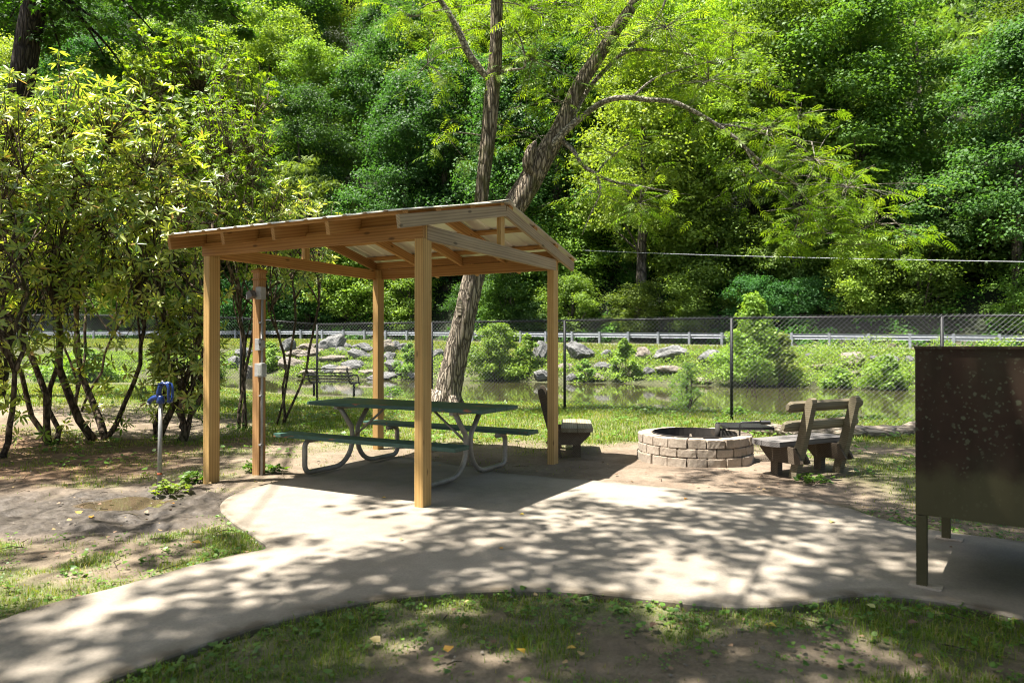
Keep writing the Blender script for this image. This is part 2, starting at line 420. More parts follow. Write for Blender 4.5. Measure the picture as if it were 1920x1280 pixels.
def m_concrete():
    m, nt, out = newmat('pad_concrete')
    v = coords(nt)
    n1 = noise(nt, v, 0.8, 5, 0.55); n2 = noise(nt, v, 60, 3, 0.7); n3 = noise(nt, v, 5, 5, 0.6)
    c = ramp(nt, n1.outputs['Fac'], [(0.3, (0.212, 0.182, 0.146)), (0.55, (0.262, 0.228, 0.186)), (0.75, (0.293, 0.258, 0.214))])
    c = mixc(nt, 0.4, c.outputs[0], ramp(nt, n2.outputs['Fac'], [(0.3, (0.6, 0.6, 0.6)), (0.7, (1.2, 1.2, 1.2))]).outputs[0], 'MULTIPLY')
    c = mixc(nt, 0.45, c, ramp(nt, n3.outputs['Fac'], [(0.3, (0.72, 0.7, 0.66)), (0.65, (1.08, 1.08, 1.08))]).outputs[0], 'MULTIPLY')
    ea = N(nt, 'Attribute', attribute_name='edge'); em = N(nt, 'Math', operation='MULTIPLY'); L(nt, ea.outputs['Fac'], em.inputs[0])
    en = ramp(nt, n3.outputs['Fac'], [(0.35, (0, 0, 0)), (0.6, (1, 1, 1))]); L(nt, en.outputs[0], em.inputs[1])
    c = mixc(nt, em.outputs[0], c, (0.10, 0.08, 0.055))
    n4 = noise(nt, v, 1.9, 6, 0.7, 0.8); st4 = ramp(nt, n4.outputs['Fac'], [(0.56, (0, 0, 0)), (0.68, (0.4, 0.4, 0.4))])
    c = mixc(nt, st4.outputs[0], c, (0.17, 0.145, 0.11))
    vk = N(nt, 'TexVoronoi'); vk.inputs['Scale'].default_value = 22; L(nt, v, vk.inputs['Vector'])
    sp = ramp(nt, vk.outputs['Distance'], [(0.05, (0.6, 0.6, 0.6)), (0.09, (0, 0, 0))]); ng = ramp(nt, n3.outputs['Fac'], [(0.55, (0, 0, 0)), (0.62, (1, 1, 1))])
    c = mixc(nt, mixc(nt, 1.0, sp.outputs[0], ng.outputs[0], 'MULTIPLY'), c, (0.07, 0.055, 0.04))
    b = bump(nt, n2.outputs['Fac'], 0.35, 0.004); b = bump(nt, n3.outputs['Fac'], 0.15, 0.01, b)
    principled(nt, out, c, 0.85, 0.25, 0, b)
    return m
M['concrete'] = m_concrete()

def m_ground():
    m, nt, out = newmat('ground_soil')
    v = coords(nt)
    n1 = noise(nt, v, 1.1, 6, 0.6); n2 = noise(nt, v, 14, 5, 0.65); n3 = noise(nt, v, 70, 3, 0.6)
    def at(n):
        a = N(nt, 'Attribute', attribute_name=n); return a.outputs['Fac']
    dirt = ramp(nt, n1.outputs['Fac'], [(0.28, (0.10, 0.072, 0.05)), (0.52, (0.18, 0.137, 0.10)), (0.75, (0.25, 0.198, 0.15))])
    c = mixc(nt, 0.55, dirt.outputs[0], ramp(nt, n2.outputs['Fac'], [(0.3, (0.55, 0.53, 0.5)), (0.65, (1.15, 1.15, 1.15))]).outputs[0], 'MULTIPLY')
    c = mixc(nt, 0.4, c, ramp(nt, n3.outputs['Fac'], [(0.3, (0.5, 0.5, 0.5)), (0.7, (1.3, 1.3, 1.3))]).outputs[0], 'MULTIPLY')
    gr = ramp(nt, n2.outputs['Fac'], [(0.3, (0.045, 0.065, 0.018)), (0.55, (0.085, 0.11, 0.03)), (0.75, (0.16, 0.15, 0.06))])
    gf = N(nt, 'Math', operation='MULTIPLY'); gf.inputs[1].default_value = 0.72; L(nt, at('grass'), gf.inputs[0])
    c = mixc(nt, gf.outputs[0], c, gr.outputs[0])
    vo = N(nt, 'TexVoronoi'); vo.inputs['Scale'].default_value = 13; L(nt, v, vo.inputs['Vector'])
    lt = mixc(nt, vo.outputs['Color'], (0.05, 0.03, 0.018), (0.20, 0.12, 0.065))
    c = mixc(nt, at('litter'), c, lt)
    mud = ramp(nt, n2.outputs['Fac'], [(0.3, (0.026, 0.021, 0.017)), (0.5, (0.066, 0.055, 0.045)), (0.8, (0.115, 0.097, 0.08))])
    c = mixc(nt, at('mud'), c, mud.outputs[0])
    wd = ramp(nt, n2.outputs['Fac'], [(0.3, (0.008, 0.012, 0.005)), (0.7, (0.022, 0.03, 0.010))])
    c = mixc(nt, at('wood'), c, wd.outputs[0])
    b = bump(nt, n2.outputs['Fac'], 0.5, 0.03); b = bump(nt, n3.outputs['Fac'], 0.5, 0.006, b)
    rg = N(nt, 'MapRange'); rg.inputs['To Min'].default_value = 0.92; rg.inputs['To Max'].default_value = 0.5; L(nt, at('mud'), rg.inputs['Value'])
    principled(nt, out, c, rg.outputs[0], 0.25, 0, b)
    return m
M['ground'] = m_ground()

def m_water(name, col, scale, st, rough=0.03):
    m, nt, out = newmat(name)
    v = coords(nt, (1, 1, 1)); n = noise(nt, v, scale, 3, 0.5)
    b = bump(nt, n.outputs['Fac'], st, 0.02)
    n2 = noise(nt, v, scale * 0.15, 3)
    c = ramp(nt, n2.outputs['Fac'], [(0.3, tuple(x * 0.8 for x in col)), (0.7, tuple(x * 1.2 for x in col))])
    principled(nt, out, c.outputs[0], rough, 0.5, 0, b)
    return m
M['water'] = m_water('murky_creek_water', (0.045, 0.042, 0.018), 2.2, 0.12)
M['puddle'] = m_water('muddy_puddle_water', (0.085, 0.063, 0.038), 4, 0.04)
M['asphalt'] = speckle('pale_asphalt', [(0.3, (0.16, 0.16, 0.165)), (0.7, (0.24, 0.24, 0.245))], 2, 0.9, 0.3, 0.01)

# ------------------------------------------------------------------ terrain
CU, CV = 0.871, 0.491          # creek axis u = (CU,-CV); across it v = (CV,CU)
def bend(u): return 0.009 * np.maximum(0, -30 - np.asarray(u)) ** 2
def uv(x, y):
    u = x * CU - y * CV
    return u, x * CV + y * CU + bend(u)
def xy(u, v):
    v = v - bend(u)
    return u * CU + v * CV, -u * CV + v * CU
def v_near(u): return 18.5 + 0.7 * np.sin(np.asarray(u) * 0.21 + 1.0) * 0.6
def v_far(u): return np.interp(u, [-60, -40, -32, -16, -2, 30], [25, 26, 27, 30.9, 32.2, 33.0]) + 0.35 * np.sin(np.asarray(u) * 0.9)
def z_road(u): return 1.30 - 0.016 * np.maximum(-42, np.asarray(u))
WZ = -0.27
def terrain(x, y):
    x = np.asarray(x, float); y = np.asarray(y, float)
    u, v = uv(x, y)
    vn, vf = v_near(u), v_far(u)
    z = -0.08 * sst(14.5, 17.0, v) - 0.22 * sst(16.4, 0.6 + vn, v) - 0.5 * sst(vn - 0.4, vn + 2.5, v)
    far = 0.52 * sst(vf - 2.0, vf + 0.2, v) + 1.0 * sst(vf - 0.2, vf + 3.6, v)
    z = z + far
    top = z_road(u) - 0.72
    z = z + top * sst(vf + 2.5, 38.8, v)
    z = z + 0.10 * sst(38.8, 42.0, v)
    z = z + np.maximum(0, v - 43.8) * (0.74 + 0.16 * sst(-20, -50, u)) * sst(43.5, 47.5, v)
    n = fbm(x, y, 0.5, 3) - 0.5
    z = z + n * 0.10 * sst(7, 11, np.hypot(x - 0.5, y - 6.5)) * (1 - sst(37.5, 38.5, v) * (1 - sst(42.5, 44, v)))
    z = z + (fbm(x, y, 0.13, 9) - 0.5) * 5.0 * sst(47, 60, v)
    # gentle rise on the left under the rhododendrons
    z = z + 0.35 * sst(-4.5, -10, x) * sst(8.5, 13, y) * (1 - sst(13, 17, v))
    return z
def tz(x, y): return float(terrain(x, y))
def rayground(px, py, d0=8, d1=120):
    k = (px - 960) / F; s = (HOR - py) / F
    d = d0
    while d < d1:
        if tz(k * d, d) >= H + s * d: break
        d += 0.05
    return (k * d, d, H + s * d)

# pad outline (traced on the ground plane)
PADPX = [(-120, 1222), (0, 1172), (100, 1138), (220, 1108), (350, 1070), (440, 1047), (500, 1033), (472, 1008), (432, 980), (413, 957), (427, 938), (470, 921), (540, 903),
         (611, 882), (676, 867), (740, 860), (809, 868), (885, 880), (963, 893), (1110, 905), (1300, 923), (1450, 936), (1570, 953), (1640, 975), (1720, 995), (1800, 1007), (1920, 1022), (2060, 1042),
         (2120, 1200), (1920, 1168), (1790, 1140), (1690, 1126), (1600, 1124), (1520, 1137), (1420, 1145), (1330, 1143), (1240, 1133), (1120, 1120), (1000, 1114), (900, 1116), (800, 1122),
         (700, 1134), (600, 1153), (500, 1180), (400, 1212), (300, 1248), (200, 1287), (60, 1350)]
def catmull(P, n=6, closed=True):
    out = []
    m = len(P)
    for i in range(m):
        p0, p1, p2, p3 = [np.array(P[(i + k) % m]) for k in (-1, 0, 1, 2)]
        for j in range(n):
            t = j / n
            out.append(0.5 * ((2 * p1) + (-p0 + p2) * t + (2 * p0 - 5 * p1 + 4 * p2 - p3) * t * t + (-p0 + 3 * p1 - 3 * p2 + p3) * t ** 3))
    return out
PADW = [G(a, b)[:2] for a, b in PADPX]
PADC = np.array(catmull(PADW, 5))
def inpoly(x, y, P):
    x = np.asarray(x, float); y = np.asarray(y, float)
    r = np.zeros(x.shape, bool)
    n = len(P)
    for i in range(n):
        x1, y1 = P[i]; x2, y2 = P[(i + 1) % n]
        c = ((y1 > y) != (y2 > y)) & (x < (x2 - x1) * (y - y1) / (y2 - y1 + 1e-12) + x1)
        r ^= c
    return r
def paddist(x, y):
    x = np.asarray(x, float).ravel(); y = np.asarray(y, float).ravel()
    best = np.full(x.shape, 1e9)
    n = len(PADC)
    for i in range(n):
        ax, ay = PADC[i]; bx, by = PADC[(i + 1) % n]
        dx, dy = bx - ax, by - ay
        t = np.clip(((x - ax) * dx + (y - ay) * dy) / (dx * dx + dy * dy + 1e-12), 0, 1)
        best = np.minimum(best, np.hypot(x - ax - t * dx, y - ay - t * dy))
    return best

RING = (2.36, 9.2); RINGR = 0.735
HYD = G(300, 918)
PUD = G(228, 942)
def masks(x, y):
    x = np.asarray(x, float); y = np.asarray(y, float)
    u, v = uv(x, y)
    n = fbm(x, y, 0.9, 1); n2 = fbm(x, y, 2.6, 5)
    g = np.full(x.shape, 0.5)
    # zones
    lawn = sst(9.6, 11.4, y + (n - 0.5) * 3.0) * (1 - sst(3.2, 5.5, np.abs(x - 4)) * 0.0)
    g = 0.10 + 0.85 * lawn
    g = g * (1 - 0.9 * (1 - sst(-5.6, -4.0, x)) * (1 - sst(13.2, 15.0, y + (n - 0.5) * 2)))
    # dry dirt behind the pavilion and round the fire ring
    rr = np.hypot(x - 2.4, (y - 8.6) * 0.8)
    g = g * sst(1.3, 2.6, rr + (n - 0.5) * 1.2)
    rg = sst(3.2, 4.3, x) * sst(5.2, 6.2, y) * (1 - sst(12, 13, y))
    g = np.maximum(g, rg * sst(0.38, 0.62, n) * 0.85)
    # lower foreground
    fg = 1 - sst(4.2, 4.9, y - 0.06 * x)
    g = np.maximum(g, fg * sst(0.40, 0.60, n2 * 0.6 + n * 0.4 + 0.10 * (1 - sst(-.6, .2, x)) + 0.05 * sst(1.2, 2, x)) * 0.95)
    pdn = paddist(x, y).reshape(x.shape)
    g = np.maximum(g, fg * (1 - sst(0.06, 0.36, pdn + (n2 - 0.5) * 0.5)) * 0.85)
    # left grass between path and mud
    lg = (1 - sst(-1.9, -1.2, x)) * sst(3.3, 3.8, y) * (1 - sst(5.5, 6.3, y + (n - 0.5) * 1.2))
    g = np.maximum(g, lg * sst(0.40, 0.60, n2 * 0.6 + n * 0.4) * 0.85)
    # left shade: sparse grass
    ls = (1 - sst(-3.2, -2.4, x)) * sst(6.6, 7.2, y) * (1 - sst(11, 12, y))
    g = np.maximum(g, ls * sst(0.45, 0.62, n2) * 0.6)
    edge = (1 - sst(0.05, 0.22, pdn)) * sst(0.5, 0.62, n2) * (1 - sst(6.0, 7.0, y))
    g = np.maximum(g, edge * 0.7)
    # mud by the hydrant
    md = (1 - sst(0.75, 1.5, np.hypot((x - PUD[0] - 0.1) * 0.72, (y - PUD[1] + 0.25) * 1.25) + (n2 - 0.5) * 0.8))
    g = g * (1 - md)
    bank = 1 - sst(12.5, 15, v)
    g = g * (1 - sst(17.9, 18.7, v)) + sst(33, 35.5, v) * 0.95 + 0.9 * sst(24.5, 26.5, v) * (1 - sst(33, 35.5, v))
    g = np.clip(g, 0, 1)
    lit = (1 - sst(-5.0, -3.3, x + (n - 0.5) * 1.5)) * sst(7.0, 8.3, y) * (1 - sst(10.4, 11.6, y + (n - 0.5) * 2)) * 0.95
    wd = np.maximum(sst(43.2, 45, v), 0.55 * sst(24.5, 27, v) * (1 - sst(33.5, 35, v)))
    pud = 1 - sst(0.75, 1.05, np.hypot((x - PUD[0]) / 0.46, (y - PUD[1]) / 0.30) + (n2 - 0.5) * 0.5)
    return g * (1 - sst(43.2, 45, v)), md, lit * (1 - wd), wd, pud, pdn

def build_ground():
    xs = np.unique(np.round(np.concatenate([np.linspace(-170, -14, 50), np.linspace(-14, -8, 40), np.arange(-8, 6.01, 0.055), np.linspace(6, 14, 60), np.linspace(14, 150, 50)]), 4))
    ys = np.unique(np.round(np.concatenate([np.linspace(-25, 2.4, 24), np.arange(2.4, 9.5, 0.05), np.linspace(9.5, 20, 110), np.linspace(20, 62, 150), np.linspace(62, 190, 60)]), 4))
    X, Y = np.meshgrid(xs, ys)
    Z = terrain(X, Y)
    g, md, lit, wd, pud, pdn = masks(X, Y)
    near = (1 - sst(10, 16, Y)) * sst(-12, -9, X) * (1 - sst(8, 10, X))
    Z = Z + near * ((fbm(X, Y, 4.0, 21, 4) - 0.5) * 0.035 + (fbm(X, Y, 1.2, 25, 3) - 0.5) * 0.03)
    Z = Z + md * ((fbm(X, Y, 7.0, 31, 3) - 0.55) * 0.10 + (vnoise(X, Y, 16.0, 33) - 0.5) * 0.03)
    Z = Z * (1 - pud) - pud * 0.06
    ins = inpoly(X, Y, PADC)
    Z = np.where(ins, np.minimum(Z, -0.03) - 0.03 * sst(0, 0.06, pdn), np.where(pdn < 0.25, np.minimum(Z, 0.012 + 0.0 * Z) * (1 - sst(0, .25, pdn)) + Z * sst(0, .25, pdn), Z))
    ny, nx = X.shape
    V = np.stack([X.ravel(), Y.ravel(), Z.ravel()], 1)
    I = np.arange(nx * ny).reshape(ny, nx)
    Q = np.stack([I[:-1, :-1].ravel(), I[:-1, 1:].ravel(), I[1:, 1:].ravel(), I[1:, :-1].ravel()], 1)
    o = npmesh('ground', V, Q, M['ground'], None, dict(grass=g.ravel(), mud=md.ravel(), litter=lit.ravel(), wood=wd.ravel()), smooth=True)
    tag(o, 'bare trodden soil, lawn and wooded hillside under everything', 'ground', kind='structure')
    return o
build_ground()

def build_pad():
    bm = bmesh.new()
    # light outline, top with rounded arris
    cx, cy = PADC.mean(0)
    P = PADC
    n = len(P)
    top = []
    tang = np.roll(P, -1, 0) - np.roll(P, 1, 0)
    nr = np.stack([tang[:, 1], -tang[:, 0]], 1); nr /= np.linalg.norm(nr, axis=1)[:, None] + 1e-9
    area = 0.5 * np.sum(P[:, 0] * np.roll(P[:, 1], -1) - np.roll(P[:, 0], -1) * P[:, 1])
    if area < 0: nr = -nr           # outward
    rings = [(0.0, -0.14), (0.0, 0.022), (-0.008, 0.032), (-0.022, 0.036)]
    R = []
    for off, z in rings:
        R.append([bm.verts.new((P[i, 0] + nr[i, 0] * off, P[i, 1] + nr[i, 1] * off, z)) for i in range(n)])
    for a in range(len(R) - 1):
        for i in range(n):
            j = (i + 1) % n
            bm.faces.new((R[a][i], R[a][j], R[a + 1][j], R[a + 1][i]))
    f = bm.faces.new(R[-1])
    tri = bmesh.ops.triangulate(bm, faces=[f])['faces']
    top = set(tri)
    for it in range(6):
        es = [e for e in bm.edges if e.calc_length() > 0.16 and all(q.normal.z > 0.9 or q.normal.z < -0.9 for q in e.link_faces) and all(v.co.z > 0.034 for v in e.verts)]
        if not es: break
        bmesh.ops.subdivide_edges(bm, edges=es, cuts=1)
        bmesh.ops.triangulate(bm, faces=[q for q in bm.faces if len(q.verts) > 4])
    bm.verts.index_update()
    co = np.array([v.co[:] for v in bm.verts]); pdv = paddist(co[:, 0], co[:, 1])
    ev = 1 - sst(0.03, 0.14, pdv + 0.05 * (fbm(co[:, 0], co[:, 1], 3.0, 91) - 0.5))
    hh = (fbm(co[:, 0], co[:, 1], 1.3, 93, 3) - 0.5) * 0.012 * sst(0.05, 0.3, pdv)
    for v in bm.verts: v.co.z += hh[v.index]
    bmesh.ops.recalc_face_normals(bm, faces=bm.faces[:])
    me = bpy.data.meshes.new('concrete_pad'); bm.to_mesh(me); bm.free()
    a = me.attributes.new('edge', 'FLOAT', 'POINT'); a.data.foreach_set('value', np.array(ev, dtype=np.float32))
    o = link('pavement', me, M['concrete'])
    tag(o, 'pale poured concrete pad and curving path in front of the picnic shelter', 'pavement', kind='structure')
build_pad()

def build_sheets():
    # creek water
    us = np.linspace(-70, 45, 60); vs = np.linspace(17.0, 35, 20)
    U, Vv = np.meshgrid(us, vs); X, Y = xy(U, Vv)
    Vt = np.stack([X.ravel(), Y.ravel(), np.full(X.size, WZ)], 1)
    I = np.arange(X.size).reshape(X.shape)
    Q = np.stack([I[:-1, :-1].ravel(), I[:-1, 1:].ravel(), I[1:, 1:].ravel(), I[1:, :-1].ravel()], 1)
    o = npmesh('creek_water', Vt, Q, M['water'], None, {}, True)
    tag(o, 'still olive brown creek reflecting the green far bank', 'water', kind='structure')
    # road
    us = np.linspace(-85, 45, 90); vs = np.array([38.9, 39.6, 40.4, 41.2, 41.9])
    U, Vv = np.meshgrid(us, vs); X, Y = xy(U, Vv)
    Z = z_road(U) + 0.02 + 0.08 * (Vv - 38.9) / 3
    Vt = np.stack([X.ravel(), Y.ravel(), Z.ravel()], 1)
    I = np.arange(X.size).reshape(X.shape)
    Q = np.stack([I[:-1, :-1].ravel(), I[:-1, 1:].ravel(), I[1:, 1:].ravel(), I[1:, :-1].ravel()], 1)
    o = npmesh('road', Vt, Q, M['asphalt'], None, {}, True)
    tag(o, 'pale grey paved road along the guardrail below the forest', 'road', kind='structure')
    # puddle
    a = np.linspace(0, 2 * PI, 49)[:-1]
    r = 1.15 + 0.12 * np.sin(3 * a + 1) + 0.07 * np.sin(5 * a)
    px = PUD[0] + 0.46 * r * np.cos(a); py = PUD[1] + 0.30 * r * np.sin(a)
    mb = MB(); mb.add([(x, y, -0.016) for x, y in zip(px, py)], [tuple(range(48))])
    o = mb.build('puddle', M['puddle'])
    tag(o, 'shallow brown puddle in the mud at the foot of the blue hydrant', 'puddle', kind='structure')
build_sheets()

# ------------------------------------------------------------------ picnic shelter
RZ = math.atan2(-0.458, 0.889)
BX, BY = G(397, 905)[0], G(397, 905)[1]
SW, SD = 2.71, 2.84
def loc2w(x, y, o=(BX, BY), r=RZ):
    return o[0] + x * math.cos(r) - y * math.sin(r), o[1] + x * math.sin(r) + y * math.cos(r)
def build_shelter():
    t = empty('picnic_shelter', (BX, BY, 0), RZ)
    tag(t, 'open timber picnic shelter with a low gabled metal roof on four posts', 'shelter')
    zb0, zb1 = 2.41, 2.545
    for (x, y, s) in ((0, 0, -1), (SW, 0, -1), (SW, SD, 1), (0, SD, 1)):
        # full section to the beam, notched tongue above it
        mb = MB()
        mb.box((0, 0, 0), (zb0 + 0.1, 0.09, 0.14), bev=0.006)
        mb.box(((zb0 + 0.1) / 2 + (zb1 - zb0 - 0.01) / 2, 0, s * -0.0225), (zb1 - zb0 - 0.012, 0.088, 0.093))
        o = mb.build('post', M['post'], t)
        # own X axis is the post's length: point it up; own Z -> y of the shelter
        Mx = Matrix(((0, 1, 0, x), (0, 0, 1, y), (1, 0, 0, (zb0 - 0.1) / 2), (0, 0, 0, 1)))
        o.matrix_local = Mx
    # beams along the eaves, in the notches
    board('eave_beam', (-0.07, -0.049, (zb0 + zb1) / 2), (SW + 0.045, -0.049, (zb0 + zb1) / 2), 0.042, zb1 - zb0, M['pine'], t)
    board('eave_beam', (-0.07, SD + 0.049, (zb0 + zb1) / 2), (SW + 0.045, SD + 0.049, (zb0 + zb1) / 2), 0.042, zb1 - zb0, M['pine'], t)
    # tie beams and king posts
    for x, mt in ((SW + 0.024, 'pine_pale'), (-0.024, 'pine')):
        o = board('tie_beam', (x, 0.0, 2.465), (x, SD, 2.465), 0.048, 0.135, M[mt], t)
        board('king_post', (x, SD / 2, 2.53), (x, SD / 2, 2.86), 0.05, 0.09, M['post'], t)
    # rafters
    sl = 0.216; rt = 2.955; e = 0.47; half = SD / 2
    ang = math.atan(sl)
    def rz(s): return rt - sl * s
    for i, x in enumerate((SW + 0.075, 2.02, 1.37, 0.71, -0.06)):
        for sd in (-1, 1):
            s1 = half + e
            p0 = (x, half + sd * 0.002, rz(0) - 0.058); p1 = (x, half + sd * s1, rz(s1) - 0.058)
            board('rafter', p0, p1, 0.042, 0.115, M['pine_pale' if i == 0 else 'pine'], t)
    xs = [SW + 0.075, 2.02, 1.37, 0.71, -0.06]
    # purlins on the rafters
    for sd in (-1, 1):
        for s in (0.10, 0.72, 1.32, 1.83):
            board('purlin', (-0.10, half + sd * s, rz(s) + 0.016), (SW + 0.10, half + sd * s, rz(s) + 0.016), 0.085, 0.03, M['pine'], t, bev=0.003, roll=(0, -sd * math.sin(ang) * -1, math.cos(ang)))
        # blocking over the beam between rafters
        for a, b in zip(xs[:-1], xs[1:]):
            board('blocking', (b + 0.023, half + sd * (half + 0.02), 2.60), (a - 0.023, half + sd * (half + 0.02), 2.60), 0.035, 0.092, M['pine'], t, bev=0.002)
    # ribbed metal sheets with real thickness
    x0, x1 = -0.15, SW + 0.13
    for sd in (-1, 1):
        prof = []
        x = x0
        while x < x1 - 0.05:
            prof += [(x, 0.0), (min(x + 0.16, x1), 0.0), (min(x + 0.175, x1), 0.012), (min(x + 0.205, x1), 0.012), (min(x + 0.22, x1), 0.0)]
            x += 0.22
        prof = [p for i, p in enumerate(prof) if i == 0 or p[0] > prof[i - 1][0] + 1e-5]
        vs = []; n = len(prof); s1 = half + e + 0.035
        for th in (0.0, 0.0035):
            for s in (0.0, s1):
                for px_, pz_ in prof:
                    vs.append((px_, half + sd * s, rz(s) + 0.034 + pz_ + th))
        fs = []
        for i in range(n - 1):
            fs += [(i, i + 1, n + i + 1, n + i), (2 * n + i, 3 * n + i, 3 * n + i + 1, 2 * n + i + 1), (i, 2 * n + i, 2 * n + i + 1, i + 1), (n + i, n + i + 1, 3 * n + i + 1, 3 * n + i)]
        fs += [(0, n, 3 * n, 2 * n), (n - 1, 3 * n - 1, 4 * n - 1, 2 * n - 1)]
        MB().add(vs, fs).build('roof_sheet', M['roofing'], t)
    cap = MB()
    w = 0.15
    cap.add([(x, half + dy, z) for x in (x0 - 0.005, x1 + 0.005) for dy, z in ((-w, rz(w) + 0.056), (0, rt + 0.062), (w, rz(w) + 0.056), (w, rz(w) + 0.053), (0, rt + 0.058), (-w, rz(w) + 0.053))],
            [(0, 1, 7, 6), (1, 2, 8, 7), (5, 11, 10, 4), (4, 10, 9, 3), (0, 6, 11, 5), (2, 3, 9, 8), (0, 5, 4, 1), (1, 4, 3, 2), (6, 7, 10, 11), (7, 8, 9, 10)])
    cap.build('ridge_cap', M['roofing'], t)
    return t
build_shelter()

# ------------------------------------------------------------------ picnic table
def arc(c, r, a0, a1, n=5):
    return [(c[0] + r * math.cos(a0 + (a1 - a0) * i / n), c[1] + r * math.sin(a0 + (a1 - a0) * i / n)) for i in range(n + 1)]
def build_table():
    t = empty('picnic_table', (-1.17, 8.05, 0.036), RZ + math.radians(-2))
    tag(t, 'long green painted picnic table with attached benches on bent steel pipes', 'table')
    zt = 0.775
    mb = MB()
    for k in (-1, 0, 1): mb.box((0, k * 0.247, zt - 0.02), (2.42, 0.238, 0.042), bev=0.006)
    mb.build('tabletop', M['greenpaint'], t)
    for s in (-1, 1):
        MB().box((0, s * 0.74, 0.435), (2.42, 0.255, 0.042), bev=0.006).build('bench_seat', M['greenpaint'], t)
    for x in (-0.80, 0.80):
        for s in (-1, 1):
            p = [(0.255, zt - 0.06), (0.055, 0.47), (0.045, 0.40)]
            p += [(0.045, 0.33)] + arc((0.045 + 0.29, 0.33), 0.29, PI, 1.5 * PI, 7)[1:]
            p += [(0.70, 0.04)] + arc((0.72, 0.12), 0.08, -PI / 2, 0, 4) + [(0.80, 0.32)] + arc((0.73, 0.32), 0.07, 0, PI / 2, 4)[1:] + [(0.60, 0.39)]
            mb = MB().tube([(x + s * 0.0, s * a, b) for a, b in p], 0.029, 10)
            # end plate of the crossbar end
            mb.build('leg_pipe', M['tablepipe'], t, True)
        MB().box((x, 0, zt - 0.062), (0.05, 0.66, 0.035), bev=0.004).build('crossbar', M['tablepipe'], t)
        sg = -1 if x > 0 else 1
        MB().tube([(x, 0, 0.36), (x + sg * 0.48, 0, zt - 0.05)], 0.014, 8).build('brace', M['tablepipe'], t, True)
    return t
build_table()

# ------------------------------------------------------------------ timber benches
def build_bench(loc, rz, label, group, dark=False):
    t = empty('timber_bench', loc, rz)
    tag(t, label, 'bench', group)
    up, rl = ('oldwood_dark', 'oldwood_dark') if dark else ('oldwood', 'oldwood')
    for x in (-0.365, 0.365):
        # leaning rear upright with rounded head
        a = math.radians(15)
        mb = MB(); Lh = 0.93
        poly = [(-0.04, -0.1), (0.045, -0.1), (0.052, 0.25), (0.05, 0.55), (0.044, Lh - 0.05), (0.028, Lh - 0.01), (0.0, Lh), (-0.028, Lh - 0.01), (-0.044, Lh - 0.05), (-0.05, 0.5)]
        mb.prism(poly, 'x', 0.078)
        o = mb.build('upright', M[up], t); o.location = (x, -0.16, 0.0); o.rotation_euler = (a, 0, 0)
        # bracket under the seat, both cheeks
        br = MB()
        for dx in (-0.056, 0.056):
            br.prism([(-0.32, 0.18), (-0.22, 0.34), (0.26, 0.34), (0.26, 0.30), (0.12, 0.16), (-0.28, 0.16)], 'x', 0.032, dx)
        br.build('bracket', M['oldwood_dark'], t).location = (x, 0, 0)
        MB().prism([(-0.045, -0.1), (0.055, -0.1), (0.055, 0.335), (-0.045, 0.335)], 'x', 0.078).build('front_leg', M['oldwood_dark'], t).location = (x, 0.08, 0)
    # seat of two boards with clipped corners
    st = MB()
    st.prism([(-0.60, 0.095), (0.60, 0.095), (0.60, 0.18), (0.53, 0.29), (-0.53, 0.29), (-0.60, 0.18)], 'z', 0.055, 0.372)
    st.prism([(-0.55, -0.12), (0.55, -0.12), (0.60, -0.03), (0.60, 0.088), (-0.60, 0.088), (-0.60, -0.03)], 'z', 0.055, 0.372)
    st.build('seat', M['oldwood' if dark else 'seatwood'], t)
    for z, yy in ((0.585, -0.225), (0.80, -0.285)):
        # rail with octagonal section and clipped ends
        r = 0.062
        pts = [(-0.62, 0, 0), (-0.57, 0, 0), (0.57, 0, 0), (0.62, 0, 0)]
        mb = MB().tube(pts, [r * 0.62, r * 1.05, r * 1.05, r * 0.62], 8)
        o = mb.build('back_rail', M[rl], t); o.location = (0, yy, z); o.scale = (1, 0.62, 1); o.rotation_euler = (math.radians(15 + 0), 0, 0)
    return t
bdir = math.atan2(0.48, 0.88)
build_bench((3.37, 8.18, 0), bdir, 'heavy timber bench seen from behind, right of the block fire ring', 'timber benches round the fire ring')
build_bench((0.80, 9.75, 0), math.atan2(-1.0, -0.075), 'dark timber bench half hidden behind the far right shelter post', 'timber benches round the fire ring', True)

